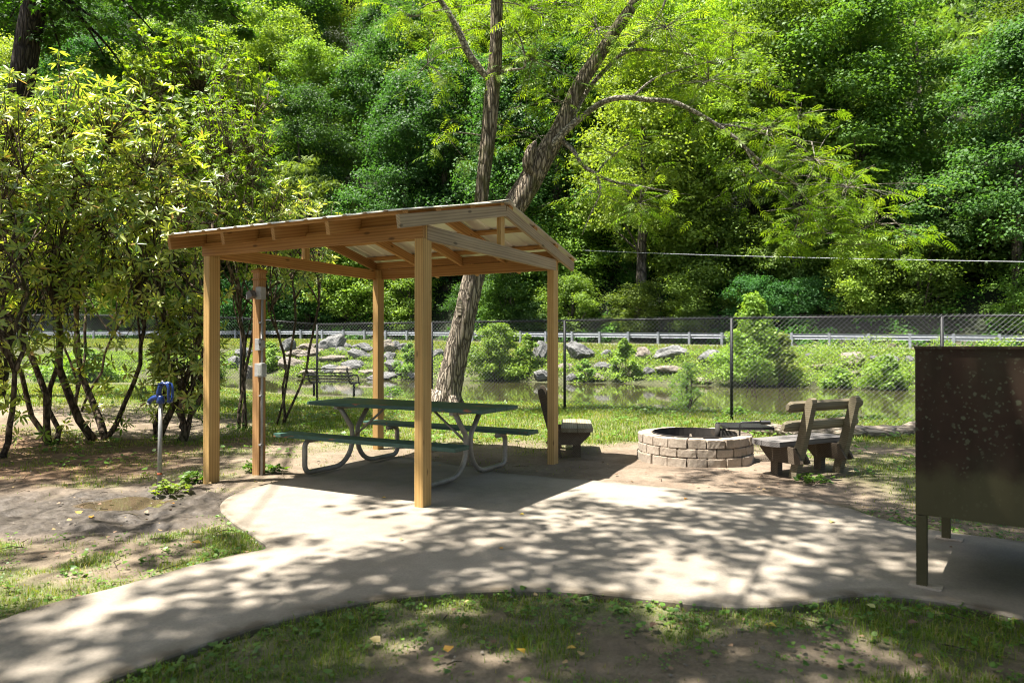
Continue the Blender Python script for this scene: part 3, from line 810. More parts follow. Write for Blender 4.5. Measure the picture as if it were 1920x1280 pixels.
# ------------------------------------------------------------------ fire ring with swivel grate
def build_ring():
    t = empty('fire_ring', (RING[0], RING[1], 0))
    tag(t, 'round fire ring of three courses of tan concrete blocks', 'fire pit')
    rg = random.Random(3)
    hs = 0.112; nb = 19
    for c in range(3):
        mb = MB()
        R = RINGR - 0.012 * c
        for k in range(nb):
            a0 = 2 * PI * (k + 0.5 * (c % 2) + 0.13) / nb; a1 = a0 + 2 * PI / nb
            g = rg.uniform(0.002, 0.006) / R
            a0 += g; a1 -= g
            dr = rg.uniform(-0.012, 0.012); dz = rg.uniform(-0.004, 0.004)
            bm = bmesh.new()
            ns = 4
            vo, vi = [], []
            for z in (c * hs + 0.004 - 0.03 * (c == 0), c * hs + hs - 0.003 + dz):
                for rr in (R + dr, R - 0.175 + dr):
                    for i in range(ns + 1):
                        a = a0 + (a1 - a0) * i / ns
                        bm.verts.new((rr * math.cos(a), rr * math.sin(a), z))
            bm.verts.ensure_lookup_table(); v = bm.verts; n = ns + 1
            def q(a, b, c_, d): bm.faces.new((v[a], v[b], v[c_], v[d]))
            for i in range(ns):
                q(i, i + 1, 2 * n + i + 1, 2 * n + i); q(n + i, 3 * n + i, 3 * n + i + 1, n + i + 1)
                q(2 * n + i, 2 * n + i + 1, 3 * n + i + 1, 3 * n + i); q(i, n + i, n + i + 1, i + 1)
            q(0, 2 * n, 3 * n, n); q(ns, n + ns, 3 * n + ns, 2 * n + ns)
            bmesh.ops.recalc_face_normals(bm, faces=bm.faces[:])
            es = [e for e in bm.edges if e.calc_face_angle(0) > 0.9]
            bmesh.ops.bevel(bm, geom=es, offset=rg.uniform(0.005, 0.011), segments=2, affect='EDGES')
            bmesh.ops.subdivide_edges(bm, edges=[e for e in bm.edges if e.calc_length() > 0.05], cuts=1, use_grid_fill=True)
            for w in bm.verts:
                w.co += Vector((rg.uniform(-1, 1), rg.uniform(-1, 1), rg.uniform(-0.6, 0.6))) * 0.0018
            # a few chipped corners
            if rg.random() < 0.3:
                cc = rg.choice(list(bm.verts)).co.copy()
                for w in bm.verts:
                    dd = (w.co - cc).length
                    if dd < 0.05: w.co = w.co.lerp(Vector((w.co.x * 0.96, w.co.y * 0.96, w.co.z - 0.012)), 1 - dd / 0.05)
            bm.verts.index_update()
            mb.add([w.co for w in bm.verts], [[w.index for w in f.verts] for f in bm.faces])
            bm.free()
        mb.build('block_course', M['block'], t)
    # steel liner
    li = MB(); n = 48; vs = []
    for r, z in ((0.532, 0.0), (0.532, 0.348), (0.524, 0.35), (0.522, 0.0)):
        vs += [(r * math.cos(2 * PI * k / n), r * math.sin(2 * PI * k / n), z) for k in range(n)]
    fs = [(a * n + k, a * n + (k + 1) % n, (a + 1) * n + (k + 1) % n, (a + 1) * n + k) for a in range(3) for k in range(n)]
    li.add(vs, fs).build('steel_liner', M['soot'], t, False)
    ah = MB(); rgs = random.Random(8)
    vs = [(0, 0, 0.06)] + [(0.53 * math.cos(2 * PI * k / n), 0.53 * math.sin(2 * PI * k / n), 0.03 + rgs.uniform(0, 0.02)) for k in range(n)]
    ah.add(vs, [(0, 1 + k, 1 + (k + 1) % n) for k in range(n)]).build('ash_bed', M['ash'], t, True)
    # swivel grate parked over the right hand rim
    g = empty('swivel_grate', (RING[0] + 0.30, RING[1] - 0.02, 0.325))
    tag(g, 'black steel cooking grate swung over the right rim of the fire ring', 'grill')
    MB().tube([(0, 0, -0.12), (0, 0, 0.135)], 0.034, 14).build('pivot_sleeve', M['soot'], g, True)
    MB().tube([(0, 0, 0.135), (0, 0, 0.15)], 0.026, 14).build('pivot_pin', M['iron'], g, True)
    gr = MB()
    x0, x1, y0, y1, z = 0.06, 0.62, -0.28, 0.28, 0.10
    fr = [(x0, y0, z), (x1, y0, z), (x1, y1, z), (x0, y1, z)]
    for i in range(4):
        a, b = Vector(fr[i]), Vector(fr[(i + 1) % 4])
        gr.box((a + b) / 2, (abs(b.x - a.x) + 0.012, abs(b.y - a.y) + 0.012, 0.036))
    k = x0 + 0.025
    while k < x1: gr.box((k, (y0 + y1) / 2, z + 0.01), (0.013, y1 - y0, 0.012)); k += 0.027
    gr.box(((x0 + x1) / 2, 0, z - 0.004), (x1 - x0, 0.03, 0.012))
    gr.build('grate', M['iron'], g)
    MB().box((0.04, 0, 0.06), (0.12, 0.05, 0.03), bev=0.004).build('bracket', M['soot'], g)
    hn = MB().tube([(0.20, -0.26, -0.01), (0.20, -0.26, 0.165), (0.23, -0.26, 0.18), (0.50, -0.27, 0.178)], 0.011, 8)
    hn.build('handle', M['iron'], g, True)
    sp = MB()
    pts = [(0.46 + 0.008 * i / 4, -0.27 + 0.024 * math.cos(i * PI / 3), 0.178 + 0.024 * math.sin(i * PI / 3)) for i in range(60)]
    sp.tube(pts, 0.006, 5).build('coil_grip', M['iron'], g, True)
build_ring()

# ------------------------------------------------------------------ steel food locker at the right edge
def build_locker():
    p = G(1722, 1110); q = G(1749, 1010)
    d = np.array([0.80, -0.60]); d /= np.linalg.norm(d)
    rz = math.atan2(d[1], d[0])
    t = empty('food_locker', (2.385, 4.20, 0.036), rz)
    tag(t, 'big dark brown steel food locker with lichen spots and mossy lower edge', 'locker')
    W, D = 1.75, 1.35
    z0, z1 = 0.425, 1.415
    mb = MB().box((W / 2, D / 2, (z0 + z1) / 2), (W, D, z1 - z0), bev=0.004)
    mb.build('cabinet', M['locker'], t)
    # folded lip round the front panel
    MB().box((W / 2, -0.004, z1 - 0.006), (W + 0.006, 0.02, 0.016)).build('top_lip', M['locker'], t)
    for x, y in ((0.029, 0.029), (0.029, D - 0.029), (W - 0.029, 0.029), (W - 0.029, D - 0.029)):
        lg = MB().box((x, y, z0 / 2), (0.056, 0.056, z0 - 0.004), bev=0.004).build('leg', M['locker'], t)
        MB().box((x + 0.02, y, 0.006), (0.17, 0.11, 0.011), bev=0.002).build('foot_plate', M['block'], lg)
build_locker()

# ------------------------------------------------------------------ light post with boxes
def build_lightpost():
    x, y, _ = G(486, 890)
    z0 = 0
    t = empty('utility_post', (x, y, z0), RZ)
    tag(t, 'short brown timber utility post with capped top, left of the picnic table', 'post')
    zt = 2.30
    o = MB().box((0, 0, 0), (zt + 0.1, 0.10, 0.10), bev=0.005).build('shaft', wood('brown_post', (0.34, 0.17, 0.06), (0.45, 0.24, 0.09), (0.53, 0.31, 0.13)), t)
    o.matrix_local = Matrix(((0, 1, 0, 0), (0, 0, 1, 0), (1, 0, 0, (zt - 0.1) / 2), (0, 0, 0, 1)))
    cp = MB().box((0, 0, zt + 0.0), (0.125, 0.125, 0.03), bev=0.004)
    cp.box((0, 0, zt - 0.09), (0.118, 0.118, 0.02), bev=0.003)
    cp.add([(-0.055, -0.055, zt + 0.016), (0.055, -0.055, zt + 0.016), (0.055, 0.055, zt + 0.016), (-0.055, 0.055, zt + 0.016), (0, 0, zt + 0.045)], [(0, 1, 4), (1, 2, 4), (2, 3, 4), (3, 0, 4)])
    cp.build('post_cap', M['pine'], t)
    MB().tube([(0.075, -0.028, 0.0), (0.075, -0.028, 1.98)], 0.014, 10).build('conduit', M['plastic'], t, True)
    for z in (0.35, 0.9, 1.72): MB().box((0.066, -0.028, z), (0.036, 0.05, 0.018), bev=0.002).build('conduit_strap', M['galv'], t)
    fl = empty('flood_lamp', loc2w(0.075, -0.05, (x, y)) + (2.05,), RZ)
    tag(fl, 'small grey flood lamp on a junction box near the utility post top', 'lamp')
    MB().box((0, 0, 0), (0.085, 0.075, 0.14), bev=0.006).build('junction_box', M['plastic'], fl)
    hd = MB().prism([(-0.055, -0.045), (0.055, -0.06), (0.055, 0.05), (-0.03, 0.055)], 'y', 0.10)
    h = hd.build('lamp_head', M['plastic_dark'], fl); h.location = (-0.075, -0.07, -0.02); h.rotation_euler = (0, math.radians(-28), 0); h.scale = (.75, .75, .75)
    ln = MB().box((-0.056, 0, -0.005), (0.006, 0.085, 0.075), rot=(0, math.radians(14), 0)).build('lens', M['lens'], h)
    MB().tube([(-0.03, -0.05, 0.0), (-0.06, -0.065, -0.01)], 0.016, 10).build('swivel_arm', M['plastic_dark'], fl, True)
    sw = empty('switch_box', loc2w(0.085, -0.065, (x, y)) + (1.475,), RZ)
    tag(sw, 'small grey electrical switch box halfway up the utility post', 'switch')
    MB().box((-0.02, 0, 0), (0.075, 0.055, 0.135), bev=0.006).build('box', M['plastic'], sw)
    MB().box((0.035, -0.012, 0.005), (0.045, 0.06, 0.085), bev=0.008).build('cover', M['plastic'], sw)
    MB().box((0.045, -0.048, 0.0), (0.016, 0.02, 0.03), rot=(0.4, 0, 0), bev=0.003).build('toggle', M['plastic_dark'], sw)
    ob = empty('outlet_box', loc2w(0.085, -0.065, (x, y)) + (1.19,), RZ)
    tag(ob, 'electrical outlet with rounded clear weather cover low on utility post', 'outlet')
    MB().box((-0.025, 0, 0), (0.07, 0.055, 0.15), bev=0.006).build('box', M['plastic'], ob)
    MB().box((0.042, -0.012, 0), (0.075, 0.085, 0.16), bev=0.022).build('weather_cover', M['clear'], ob)
build_lightpost()

# ------------------------------------------------------------------ yard hydrant
def build_hydrant():
    x, y, _ = HYD
    t = empty('water_hydrant', (x, y, 0), math.radians(-12))
    tag(t, 'frost free water hydrant with blue cast head on a galvanised pipe', 'hydrant')
    MB().tube([(0, 0, -0.05), (0.004, 0, 0.42), (0.012, 0, 0.9)], 0.021, 12).build('pipe', M['galv'], t, True)
    MB().tube([(0.001, 0, 0.155), (0.001, 0, 0.175)], 0.0235, 12).build('marker_band', M['red'], t, True)
    hd = MB()
    hd.tube([(0.012, 0, 0.875), (0.012, 0, 0.89), (0.012, 0, 0.935), (0.012, 0, 0.955)], [0.036, 0.042, 0.036, 0.03], 14)      # socket
    hd.tube([(0.03, 0, 0.925), (-0.02, 0, 0.94), (-0.075, 0, 0.93), (-0.115, 0, 0.905), (-0.125, 0, 0.875)], [0.03, 0.03, 0.026, 0.022, 0.021], 12)   # spout
    hd.tube([(0.0, 0, 0.935), (-0.01, 0, 0.99), (0.005, 0, 1.045), (0.025, 0, 1.075)], [0.034, 0.027, 0.024, 0.025], 12)     # riser
    hd.build('head_casting', M['bluepaint'], t, True)
    MB().tube([(-0.125, 0, 0.876), (-0.127, 0, 0.862)], [0.023, 0.023], 12).build('nozzle', M['galv'], t, True)
    hb = MB()
    for s in (-1, 1):
        hb.tube([(0.01, s * 0.03, 1.07), (0.06, s * 0.032, 1.085), (0.108, s * 0.03, 1.07), (0.125, s * 0.03, 1.03), (0.122, s * 0.03, 0.94), (0.118, s * 0.02, 0.895)], [0.013, 0.014, 0.015, 0.015, 0.014, 0.013], 8)
    hb.tube([(0.118, -0.03, 0.90), (0.118, 0.03, 0.90)], 0.016, 8)
    hb.tube([(0.1, -0.032, 1.075), (0.1, 0.032, 1.075)], 0.014, 8)
    hb.build('pump_handle', M['bluepaint'], t, True)
    MB().tube([(0.03, 0, 1.05), (0.03, 0, 1.11)], 0.008, 8).build('lift_rod', M['galv'], t, True)
build_hydrant()

# ------------------------------------------------------------------ chain link fence
FP = [(-26, 25.5), (-19.5, 23.2), (-13.2, 20.8), (-7.15, 18.75), (-5.15, 18.75), (-1.96, 17.35), (1.18, 15.9), (4.38, 14.15), (7.85, 12.95), (11.3, 11.7), (14.8, 10.3), (18.2, 8.6)]
def build_fence():
    t = empty('chain_link_fence', (0, 0, 0))
    tag(t, 'black chain link fence with top rail running along the creek bank', 'fence')
    HF = 2.03
    tops = []
    for i, (x, y) in enumerate(FP):
        z = tz(x, y) - 0.0
        tops.append((x, y, z + HF))
        r = 0.045 if i == 3 else 0.032
        mb = MB().tube([(x, y, z - 0.2), (x, y, z + HF + (0.06 if i == 3 else 0.0))], r, 10)
        if i == 3: mb.tube([(x, y, z + HF + 0.06), (x, y, z + HF + 0.085), (x, y, z + HF + 0.10)], [0.05, 0.045, 0.012], 10)
        mb.build('fence_post', M['blackfence'], t, True)
    rl = MB()
    for a, b in zip(tops[:-1], tops[1:]): rl.tube([a, b], 0.022, 8)
    rl.build('top_rail', M['blackfence'], t, True)
    # mesh of crossing wires, tips poking over the rail
    mb = MB()
    p = 0.092; hw = 0.0026
    hh = HF + 0.05
    for (ax, ay), (bx, by) in zip(FP[:-1], FP[1:]):
        Ls = math.hypot(bx - ax, by - ay)
        ex, ey = (bx - ax) / Ls, (by - ay) / Ls
        nx, ny = -ey, ex
        za, zb = tz(ax, ay), tz(bx, by)
        ratio = 0.95
        for fam in (-1, 1):
            k = -hh / ratio
            while k < Ls + hh / ratio:
                # line: s = k + fam * h/ratio
                h0, h1 = 0.02, hh
                s0, s1 = k + fam * h0 / ratio, k + fam * h1 / ratio
                def clip(s0, h0, s1, h1):
                    if s0 > s1: s0, h0, s1, h1 = s1, h1, s0, h0
                    if s1 <= 0 or s0 >= Ls: return None
                    if s0 < 0: h0 += (h1 - h0) * (0 - s0) / (s1 - s0); s0 = 0
                    if s1 > Ls: h1 = h0 + (h1 - h0) * (Ls - s0) / (s1 - s0); s1 = Ls
                    return s0, h0, s1, h1
                c = clip(s0, h0, s1, h1)
                if c:
                    s0, h0, s1, h1 = c
                    o = 0.024 + 0.003 * fam
                    A = Vector((ax + ex * s0 - nx * o, ay + ey * s0 - ny * o, za + (zb - za) * s0 / Ls + h0))
                    B = Vector((ax + ex * s1 - nx * o, ay + ey * s1 - ny * o, za + (zb - za) * s1 / Ls + h1))
                    if (B - A).length > 0.02: mb.tube([A, B], hw, 3, cap=False)
                k += p
    mb.build('wire_mesh', M['wire'], t)
build_fence()

# ------------------------------------------------------------------ black metal bench beyond the fence
def build_metalbench():
    x, y, z = G(628, 741); z = tz(x, y)
    t = empty('metal_bench', (x, y, z - 0.02), math.radians(-22))
    tag(t, 'black metal park bench standing behind the fence facing the creek', 'bench')
    for sx in (-0.82, 0.62):
        fr = MB()
        fr.tube([(sx, -0.28, 0.92), (sx, -0.27, 0.84), (sx, -0.14, 0.5), (sx, -0.06, 0.44), (sx, 0.05, 0.44), (sx, 0.34, 0.46), (sx, 0.38, 0.40)], 0.028, 8)
        fr.tube([(sx, -0.27, 0.68), (sx, 0.0, 0.70), (sx, 0.26, 0.68), (sx, 0.33, 0.56), (sx, 0.30, 0.46)], 0.022, 8)
        fr.build('arm_frame', M['blackfence'], t, True)
        MB().tube([(sx, 0.08, -0.1), (sx, 0.08, 0.44)], 0.036, 10).build('leg', M['blackfence'], t, True)
    s = MB()
    for k in range(6): s.box((-0.1, -0.08 + 0.08 * k, 0.475), (1.75, 0.045, 0.014))
    s.build('seat', M['blackfence'], t)
    b = MB()
    for k, (yy, zz) in enumerate(((-0.155, 0.58), (-0.19, 0.67), (-0.225, 0.76), (-0.265, 0.87))): b.box((-0.1, yy, zz), (1.75, 0.014, 0.035), rot=(0.35, 0, 0))
    b.build('backrest', M['blackfence'], t)
build_metalbench()

# ------------------------------------------------------------------ guardrail
def build_guardrail():
    t = empty('guardrail', (0, 0, 0))
    tag(t, 'galvanised steel guardrail on posts along the road below the forest', 'guardrail')
    us = np.arange(-82, 34, 1.905)
    mb = MB()
    def pt(u, v, z):
        x, y = xy(u, v); return (x, y, float(z_road(u)) + 0.09 + z)
    prof = [(0.0, 0.40), (0.05, 0.44), (0.05, 0.50), (0.0, 0.535), (0.0, 0.56), (0.05, 0.60), (0.05, 0.66), (0.0, 0.70)]
    prof = prof + [(a + 0.012, b) for a, b in prof[::-1]]
    vs = []; fs = []; n = len(prof)
    for i, u in enumerate(us):
        vs += [pt(u, 42.0 + a, b) for a, b in prof]
        if i:
            o = (i - 1) * n
            fs += [(o + k, o + (k + 1) % n, o + n + (k + 1) % n, o + n + k) for k in range(n)]
    mb.add(vs, fs).build('rail', M['rail'], t)
    ang = math.atan2(-CV, CU)
    for u in us:
        x, y = xy(u, 41.86)
        o = MB().box((0, 0, 0.33), (0.13, 0.17, 0.82), bev=0.01).build('rail_post', M['rail'], t)
        x2, y2 = xy(u + .5, 41.86); o.location = (x, y, float(z_road(u)) + 0.09); o.rotation_euler = (0, 0, math.atan2(y2 - y, x2 - x))
build_guardrail()

# ------------------------------------------------------------------ overhead cable
def build_cable():
    a, b = Vector(PD(2010, 492, 24)), Vector(PD(1060, 467.5, 53))
    pts = []
    for i in range(25):
        f = i / 24; p = a.lerp(b, f); p.z -= 0.35 * 4 * f * (1 - f) * 0.3; pts.append(p)
    o = MB().tube(pts, 0.013, 6).build('overhead_cable', simple('cable_sheath', (0.3, 0.31, 0.33), 0.45), None, True)
    tag(o, 'thin pale overhead cable crossing in front of the forest at right', 'cable')
build_cable()

# ------------------------------------------------------------------ log
def build_log():
    rg = random.Random(4)
    t = empty('fallen_log', (0, 0, 0))
    tag(t, 'bare grey log lying on the grass behind the right timber bench', 'log')
    P = [G(1400, 812), G(1490, 818), G(1580, 820), G(1660, 818), G(1725, 815), G(1790, 812)]
    pts = []
    ctr = catmull([np.array(p) for p in [P[0]] + P + [P[-1]]], 4, False)[4:-7]
    for i, c in enumerate(ctr): pts.append((c[0], c[1], 0.07 + 0.02 * math.sin(i * 0.9)))
    MB().tube(pts, [0.125 + 0.02 * math.sin(i * 1.7) + rg.uniform(-0.008, 0.008) for i in range(len(pts))], 12, True, 0.05, rg).build('trunk', M['log'], t, True)
build_log()

# ====================================================================================== VEGETATION
def nrm(a): return a / (np.linalg.norm(a, axis=-1, keepdims=True) + 1e-9)
def runit(n):
    v = nrg.normal(size=(n, 3)); return nrm(v)
T_DIAM = (np.array([(0, 0, 0), (0.42, 0.34, 0.07), (1, 0, -0.05), (0.42, -0.34, 0.07)]), np.array([(0, 3, 2, 1)]))
T_FOLD = (np.array([(0, 0, 0), (0.3, 0.5, 0.10), (0.3, -0.5, 0.10), (0.68, 0.42, 0.04), (0.68, -0.42, 0.04), (1, 0, -0.10)]), np.array([(0, 5, 3, 1), (0, 2, 4, 5)]))
T_LONG = (np.array([(0, 0, 0), (0.35, 0.125, 0.045), (0.35, -0.125, 0.045), (0.75, 0.11, 0.0), (0.75, -0.11, 0.0), (1, 0, -0.10)]), np.array([(0, 5, 3, 1), (0, 2, 4, 5)]))
def T_compound(npair=6, ll=0.26, lw=0.085):
    V = []; Fc = []
    def leaflet(bx, by, dx, dy, l, dz):
        b = len(V); px, py = -dy, dx
        V.extend([(bx, by, 0.0), (bx + dx * l * 0.4 + px * lw / 2, by + dy * l * 0.4 + py * lw / 2, dz * 0.35 + 0.01), (bx + dx * l, by + dy * l, dz), (bx + dx * l * 0.4 - px * lw / 2, by + dy * l * 0.4 - py * lw / 2, dz * 0.35 + 0.01)])
        Fc.append((b, b + 3, b + 2, b + 1))
    for i in range(npair):
        x = 0.22 + 0.68 * i / (npair - 1)
        for s in (-1, 1):
            a = math.radians(62 - 14 * i / npair)
            leaflet(x, 0, math.cos(a), s * math.sin(a), ll * (0.8 + 0.4 * math.sin(PI * (i + 1) / (npair + 1))), -0.07)
    leaflet(0.92, 0, 1, 0, ll, -0.08)
    b = len(V); V.extend([(0, 0.008, 0), (0, -0.008, 0), (0.95, -0.004, 0), (0.95, 0.004, 0)]); Fc.append((b, b + 1, b + 2, b + 3))
    V = np.array(V, float)
    V[:, 2] -= 0.16 * V[:, 0] ** 2      # droop of the rachis
    return V, np.array(Fc)
T_WAL = T_compound(5, 0.30, 0.075)
T_LOC = T_compound(7, 0.16, 0.07)
T_MAPLE = (np.array([(0, 0, 0), (-0.08, 0.46, 0.03), (0.28, 0.28, 0.05), (0.52, 0.56, 0.0), (1, 0, -0.08), (0.52, -0.56, 0.0), (0.28, -0.28, 0.05), (-0.08, -0.46, 0.03), (0.5, 0.17, 0.05), (0.5, -0.17, 0.05)]),
           np.array([(0, 2, 1, 1), (0, 8, 3, 2), (0, 9, 4, 8), (0, 6, 5, 9), (0, 7, 6, 6)]))
T_MAPLE = (T_MAPLE[0], np.array([(0, 8, 3, 2), (0, 9, 4, 8), (0, 6, 5, 9)]))
T_MAPLE2 = T_FOLD

def leaves(P, D, Nn, size, tmpl, width=1.0):
    """P,D,Nn (n,3), size (n,) -> vertices, faces"""
    TV, TF = tmpl
    n = len(P)
    x = nrm(D); y = nrm(np.cross(Nn, x)); z = np.cross(x, y)
    s = np.asarray(size).reshape(-1, 1, 1)
    w = np.asarray(width); w = w.reshape(-1, 1, 1) if w.ndim else w
    V = P[:, None, :] + s * (TV[None, :, 0:1] * x[:, None, :] + w * TV[None, :, 1:2] * y[:, None, :] + TV[None, :, 2:3] * z[:, None, :])
    m = len(TV)
    Fq = (TF[None, :, :] + (np.arange(n) * m)[:, None, None]).reshape(-1, TF.shape[1])
    return V.reshape(-1, 3), Fq, m
def leafmesh(name, P, D, Nn, size, tmpl, mat, parent=None, rv=None, width=1.0):
    V, Fq, m = leaves(P, D, Nn, size, tmpl, width)
    if rv is None: rv = nrg.random(len(P))
    return npmesh(name, V, Fq, mat, parent, dict(rnd=np.repeat(rv, m)))

def clump_leaves(C, R, n_per, size, flat=0.65, up=0.55, droop=0.25, shell=0.45):
    """leaf positions in clumps with centres C (k,3), radii R (k,)"""
    k = len(C)
    n = k * n_per
    idx = np.repeat(np.arange(k), n_per)
    d = runit(n); d[:, 2] = np.where(d[:, 2] < -0.35, -d[:, 2], d[:, 2])
    rr = shell + (1 - shell) * nrg.random(n) ** 0.6
    lob = 1 + 0.35 * np.sin(d[:, 0] * 5 + idx) * np.cos(d[:, 1] * 4 + idx * 1.7)
    off = d * (R[idx] * rr * lob)[:, None]; off[:, 2] *= flat
    P = C[idx] + off
    Nn = nrm(d * 0.55 + np.array([0, 0, up]) + runit(n) * 0.55)
    D = nrm(np.cross(Nn, runit(n)) - np.array([0, 0, droop]))
    s = size * (0.65 + 0.7 * nrg.random(n))
    base = nrg.random(k)[idx]
    rv = np.clip(0.55 * nrg.random(n) + 0.45 * base, 0, 1)
    return P, D, Nn, s, rv

def curve(a, b, n=6, sag=0.0, jit=0.0, rg=rnd):
    a, b = Vector(a), Vector(b)
    L_ = (b - a).length
    pts = []
    off = Vector((rg.uniform(-1, 1), rg.uniform(-1, 1), rg.uniform(-1, 1))) * jit * L_
    for i in range(n + 1):
        f = i / n
        p = a.lerp(b, f); w = 4 * f * (1 - f)
        p = p + off * w; p.z += sag * L_ * w
        pts.append(p)
    return pts
def taper(r0, r1, n): return [r0 + (r1 - r0) * i / (n) for i in range(n + 1)]

# ------------------------------------------------------------------ forest tree prototypes
def forest_proto(seed, Ht, Rc, cb, nclump, nper, lsize, mat, style='round'):
    global rnd
    rg = random.Random(seed)
    C = []; R = []
    for i in range(nclump):
        t = (i + rg.random()) / nclump
        if style == 'cone': prof = (1 - t) ** 0.7 * 1.0 + 0.12
        elif style == 'spread': prof = math.sin(PI * (0.12 + 0.80 * t)) ** 0.5 * (1.05 - 0.2 * t)
        else: prof = math.sin(PI * (0.10 + 0.82 * t)) ** 0.6
        a = rg.uniform(0, 2 * PI); r = Rc * prof * (0.35 + 0.65 * rg.random() ** 0.5) * (0.8 + 0.35 * math.sin(3 * a + seed))
        z = cb + (Ht - cb) * t
        C.append((r * math.cos(a), r * math.sin(a), z)); R.append(rg.uniform(0.8, 1.55) * (Rc / 4.6) * (1.15 if Ht < 7 else 1))
    C = np.array(C); R = np.array(R)
    root = empty('forest_tree', (0, 0, -50))
    if style == 'locust':
        P, D, Nn, s, rv = clump_leaves(C, R * 1.15, nper, lsize, 0.32, 1.1, 0.35, 0.2)
        leafmesh('crown', P, D, Nn, s, T_LOC, mat, root, rv)
    else:
        P, D, Nn, s, rv = clump_leaves(C, R * 1.22, nper, lsize, 0.75, shell=0.12)
        leafmesh('crown', P, D, Nn, s, T_DIAM, mat, root, rv, 1.15)
    mb = MB()
    lean = (rg.uniform(-0.5, 0.5), rg.uniform(-0.5, 0.5))
    tp = [(lean[0] * f * f + 0.12 * math.sin(f * 7 + seed), lean[1] * f * f, -1.0 + (Ht * 0.86 + 1) * f) for f in [i / 9 for i in range(10)]]
    r0 = 0.019 * Ht
    mb.tube(tp, [r0 * 1.25] + taper(r0, 0.05, 8), 9)
    for k in range(10):
        c = C[rg.randrange(len(C))]
        zz = max(cb * 0.75, c[2] - rg.uniform(1.5, 3.5)); f = (zz + 1) / (Ht * 0.86 + 1)
        b = (lean[0] * f * f, lean[1] * f * f, zz)
        pts = curve(b, c, 5, 0.06, 0.06, rg)
        mb.tube(pts, taper(0.09 * (1.1 - f), 0.02, 5), 5)
    mb.build('trunk', M['forestbark'], root, True)
    return root
PROT = {
    'mid': [forest_proto(1, 17, 4.8, 5.2, 85, 430, 0.170, M['leaf_oak']), forest_proto(2, 19, 5.2, 6.0, 95, 430, 0.185, M['leaf_oak'], 'spread')],
    'dark': [forest_proto(3, 18, 4.8, 5.5, 85, 430, 0.170, M['leaf_blue']), forest_proto(4, 16, 4.6, 4.6, 80, 430, 0.163, M['leaf_blue'], 'cone')],
    'light': [forest_proto(5, 16, 4.6, 4.5, 80, 430, 0.163, M['leaf_light']), forest_proto(6, 18, 4.8, 5.5, 90, 430, 0.170, M['leaf_light'], 'spread')],
    'sap': [forest_proto(8, 5.2, 2.7, 0.25, 70, 230, 0.15, M['leaf_oak']), forest_proto(9, 6.4, 3.0, 0.3, 80, 230, 0.15, M['leaf_light'], 'spread'), forest_proto(10, 4.4, 2.8, 0.2, 64, 230, 0.15, M['leaf_blue'])],
    'locust': [forest_proto(7, 15, 4.2, 4.0, 60, 60, 0.50, M['leaf_locust'], 'locust')],
}
LOOK = {'sap': '', 'mid': 'mid green', 'dark': 'deep green', 'light': 'bright yellow green', 'locust': 'pale feathery'}
def ordinals(items, key):
    """items: list of (obj, label) ; make repeated labels unique by their left to right place"""
    by = {}
    for o, lb in items: by.setdefault(lb, []).append(o)
    names = ['leftmost', 'second from left', 'third from left', 'fourth from left', 'fifth from left', 'sixth from left', 'seventh from left', 'eighth from left', 'ninth from left', 'tenth from left']
    for lb, os_ in by.items():
        if len(os_) == 1: os_[0]['label'] = lb; continue
        os_.sort(key=key)
        for i, o in enumerate(os_):
            if len(os_) == 2: o['label'] = ('left hand ' if i == 0 else 'right hand ') + lb
            else: o['label'] = (names[i] if i < len(os_) - 1 else 'rightmost') + ' ' + lb
def pxof(o): return 960 + F * o.location.x / o.location.y
def where(px):
    for lim, s in ((150, 'left of the rhododendrons'), (400, 'above the rhododendron thicket'), (640, 'above the left roof end'), (850, 'above the shelter roof'),
                   (1010, 'behind the forked trunk'), (1300, 'right of the forked trunk'), (1530, 'above the tall bank shrub'), (1720, 'behind the drooping branch tips'), (9999, 'above the brown locker')):
        if px < lim: return s
rg = random.Random(21)
used = set(); items = []
rows = [(45.6, 3.4, 'at the slope foot'), (49.6, 3.8, 'low on the slope'), (48.0, 5.2, 'at the forest edge'), (55, 5.8, 'in the second rank uphill'), (64, 6.6, 'halfway up the slope'), (75, 7.6, 'high on the slope'), (88, 8.5, 'along the slope top'), (102, 7.6, 'farthest up the slope'), (116, 8.5, 'at the skyline')]
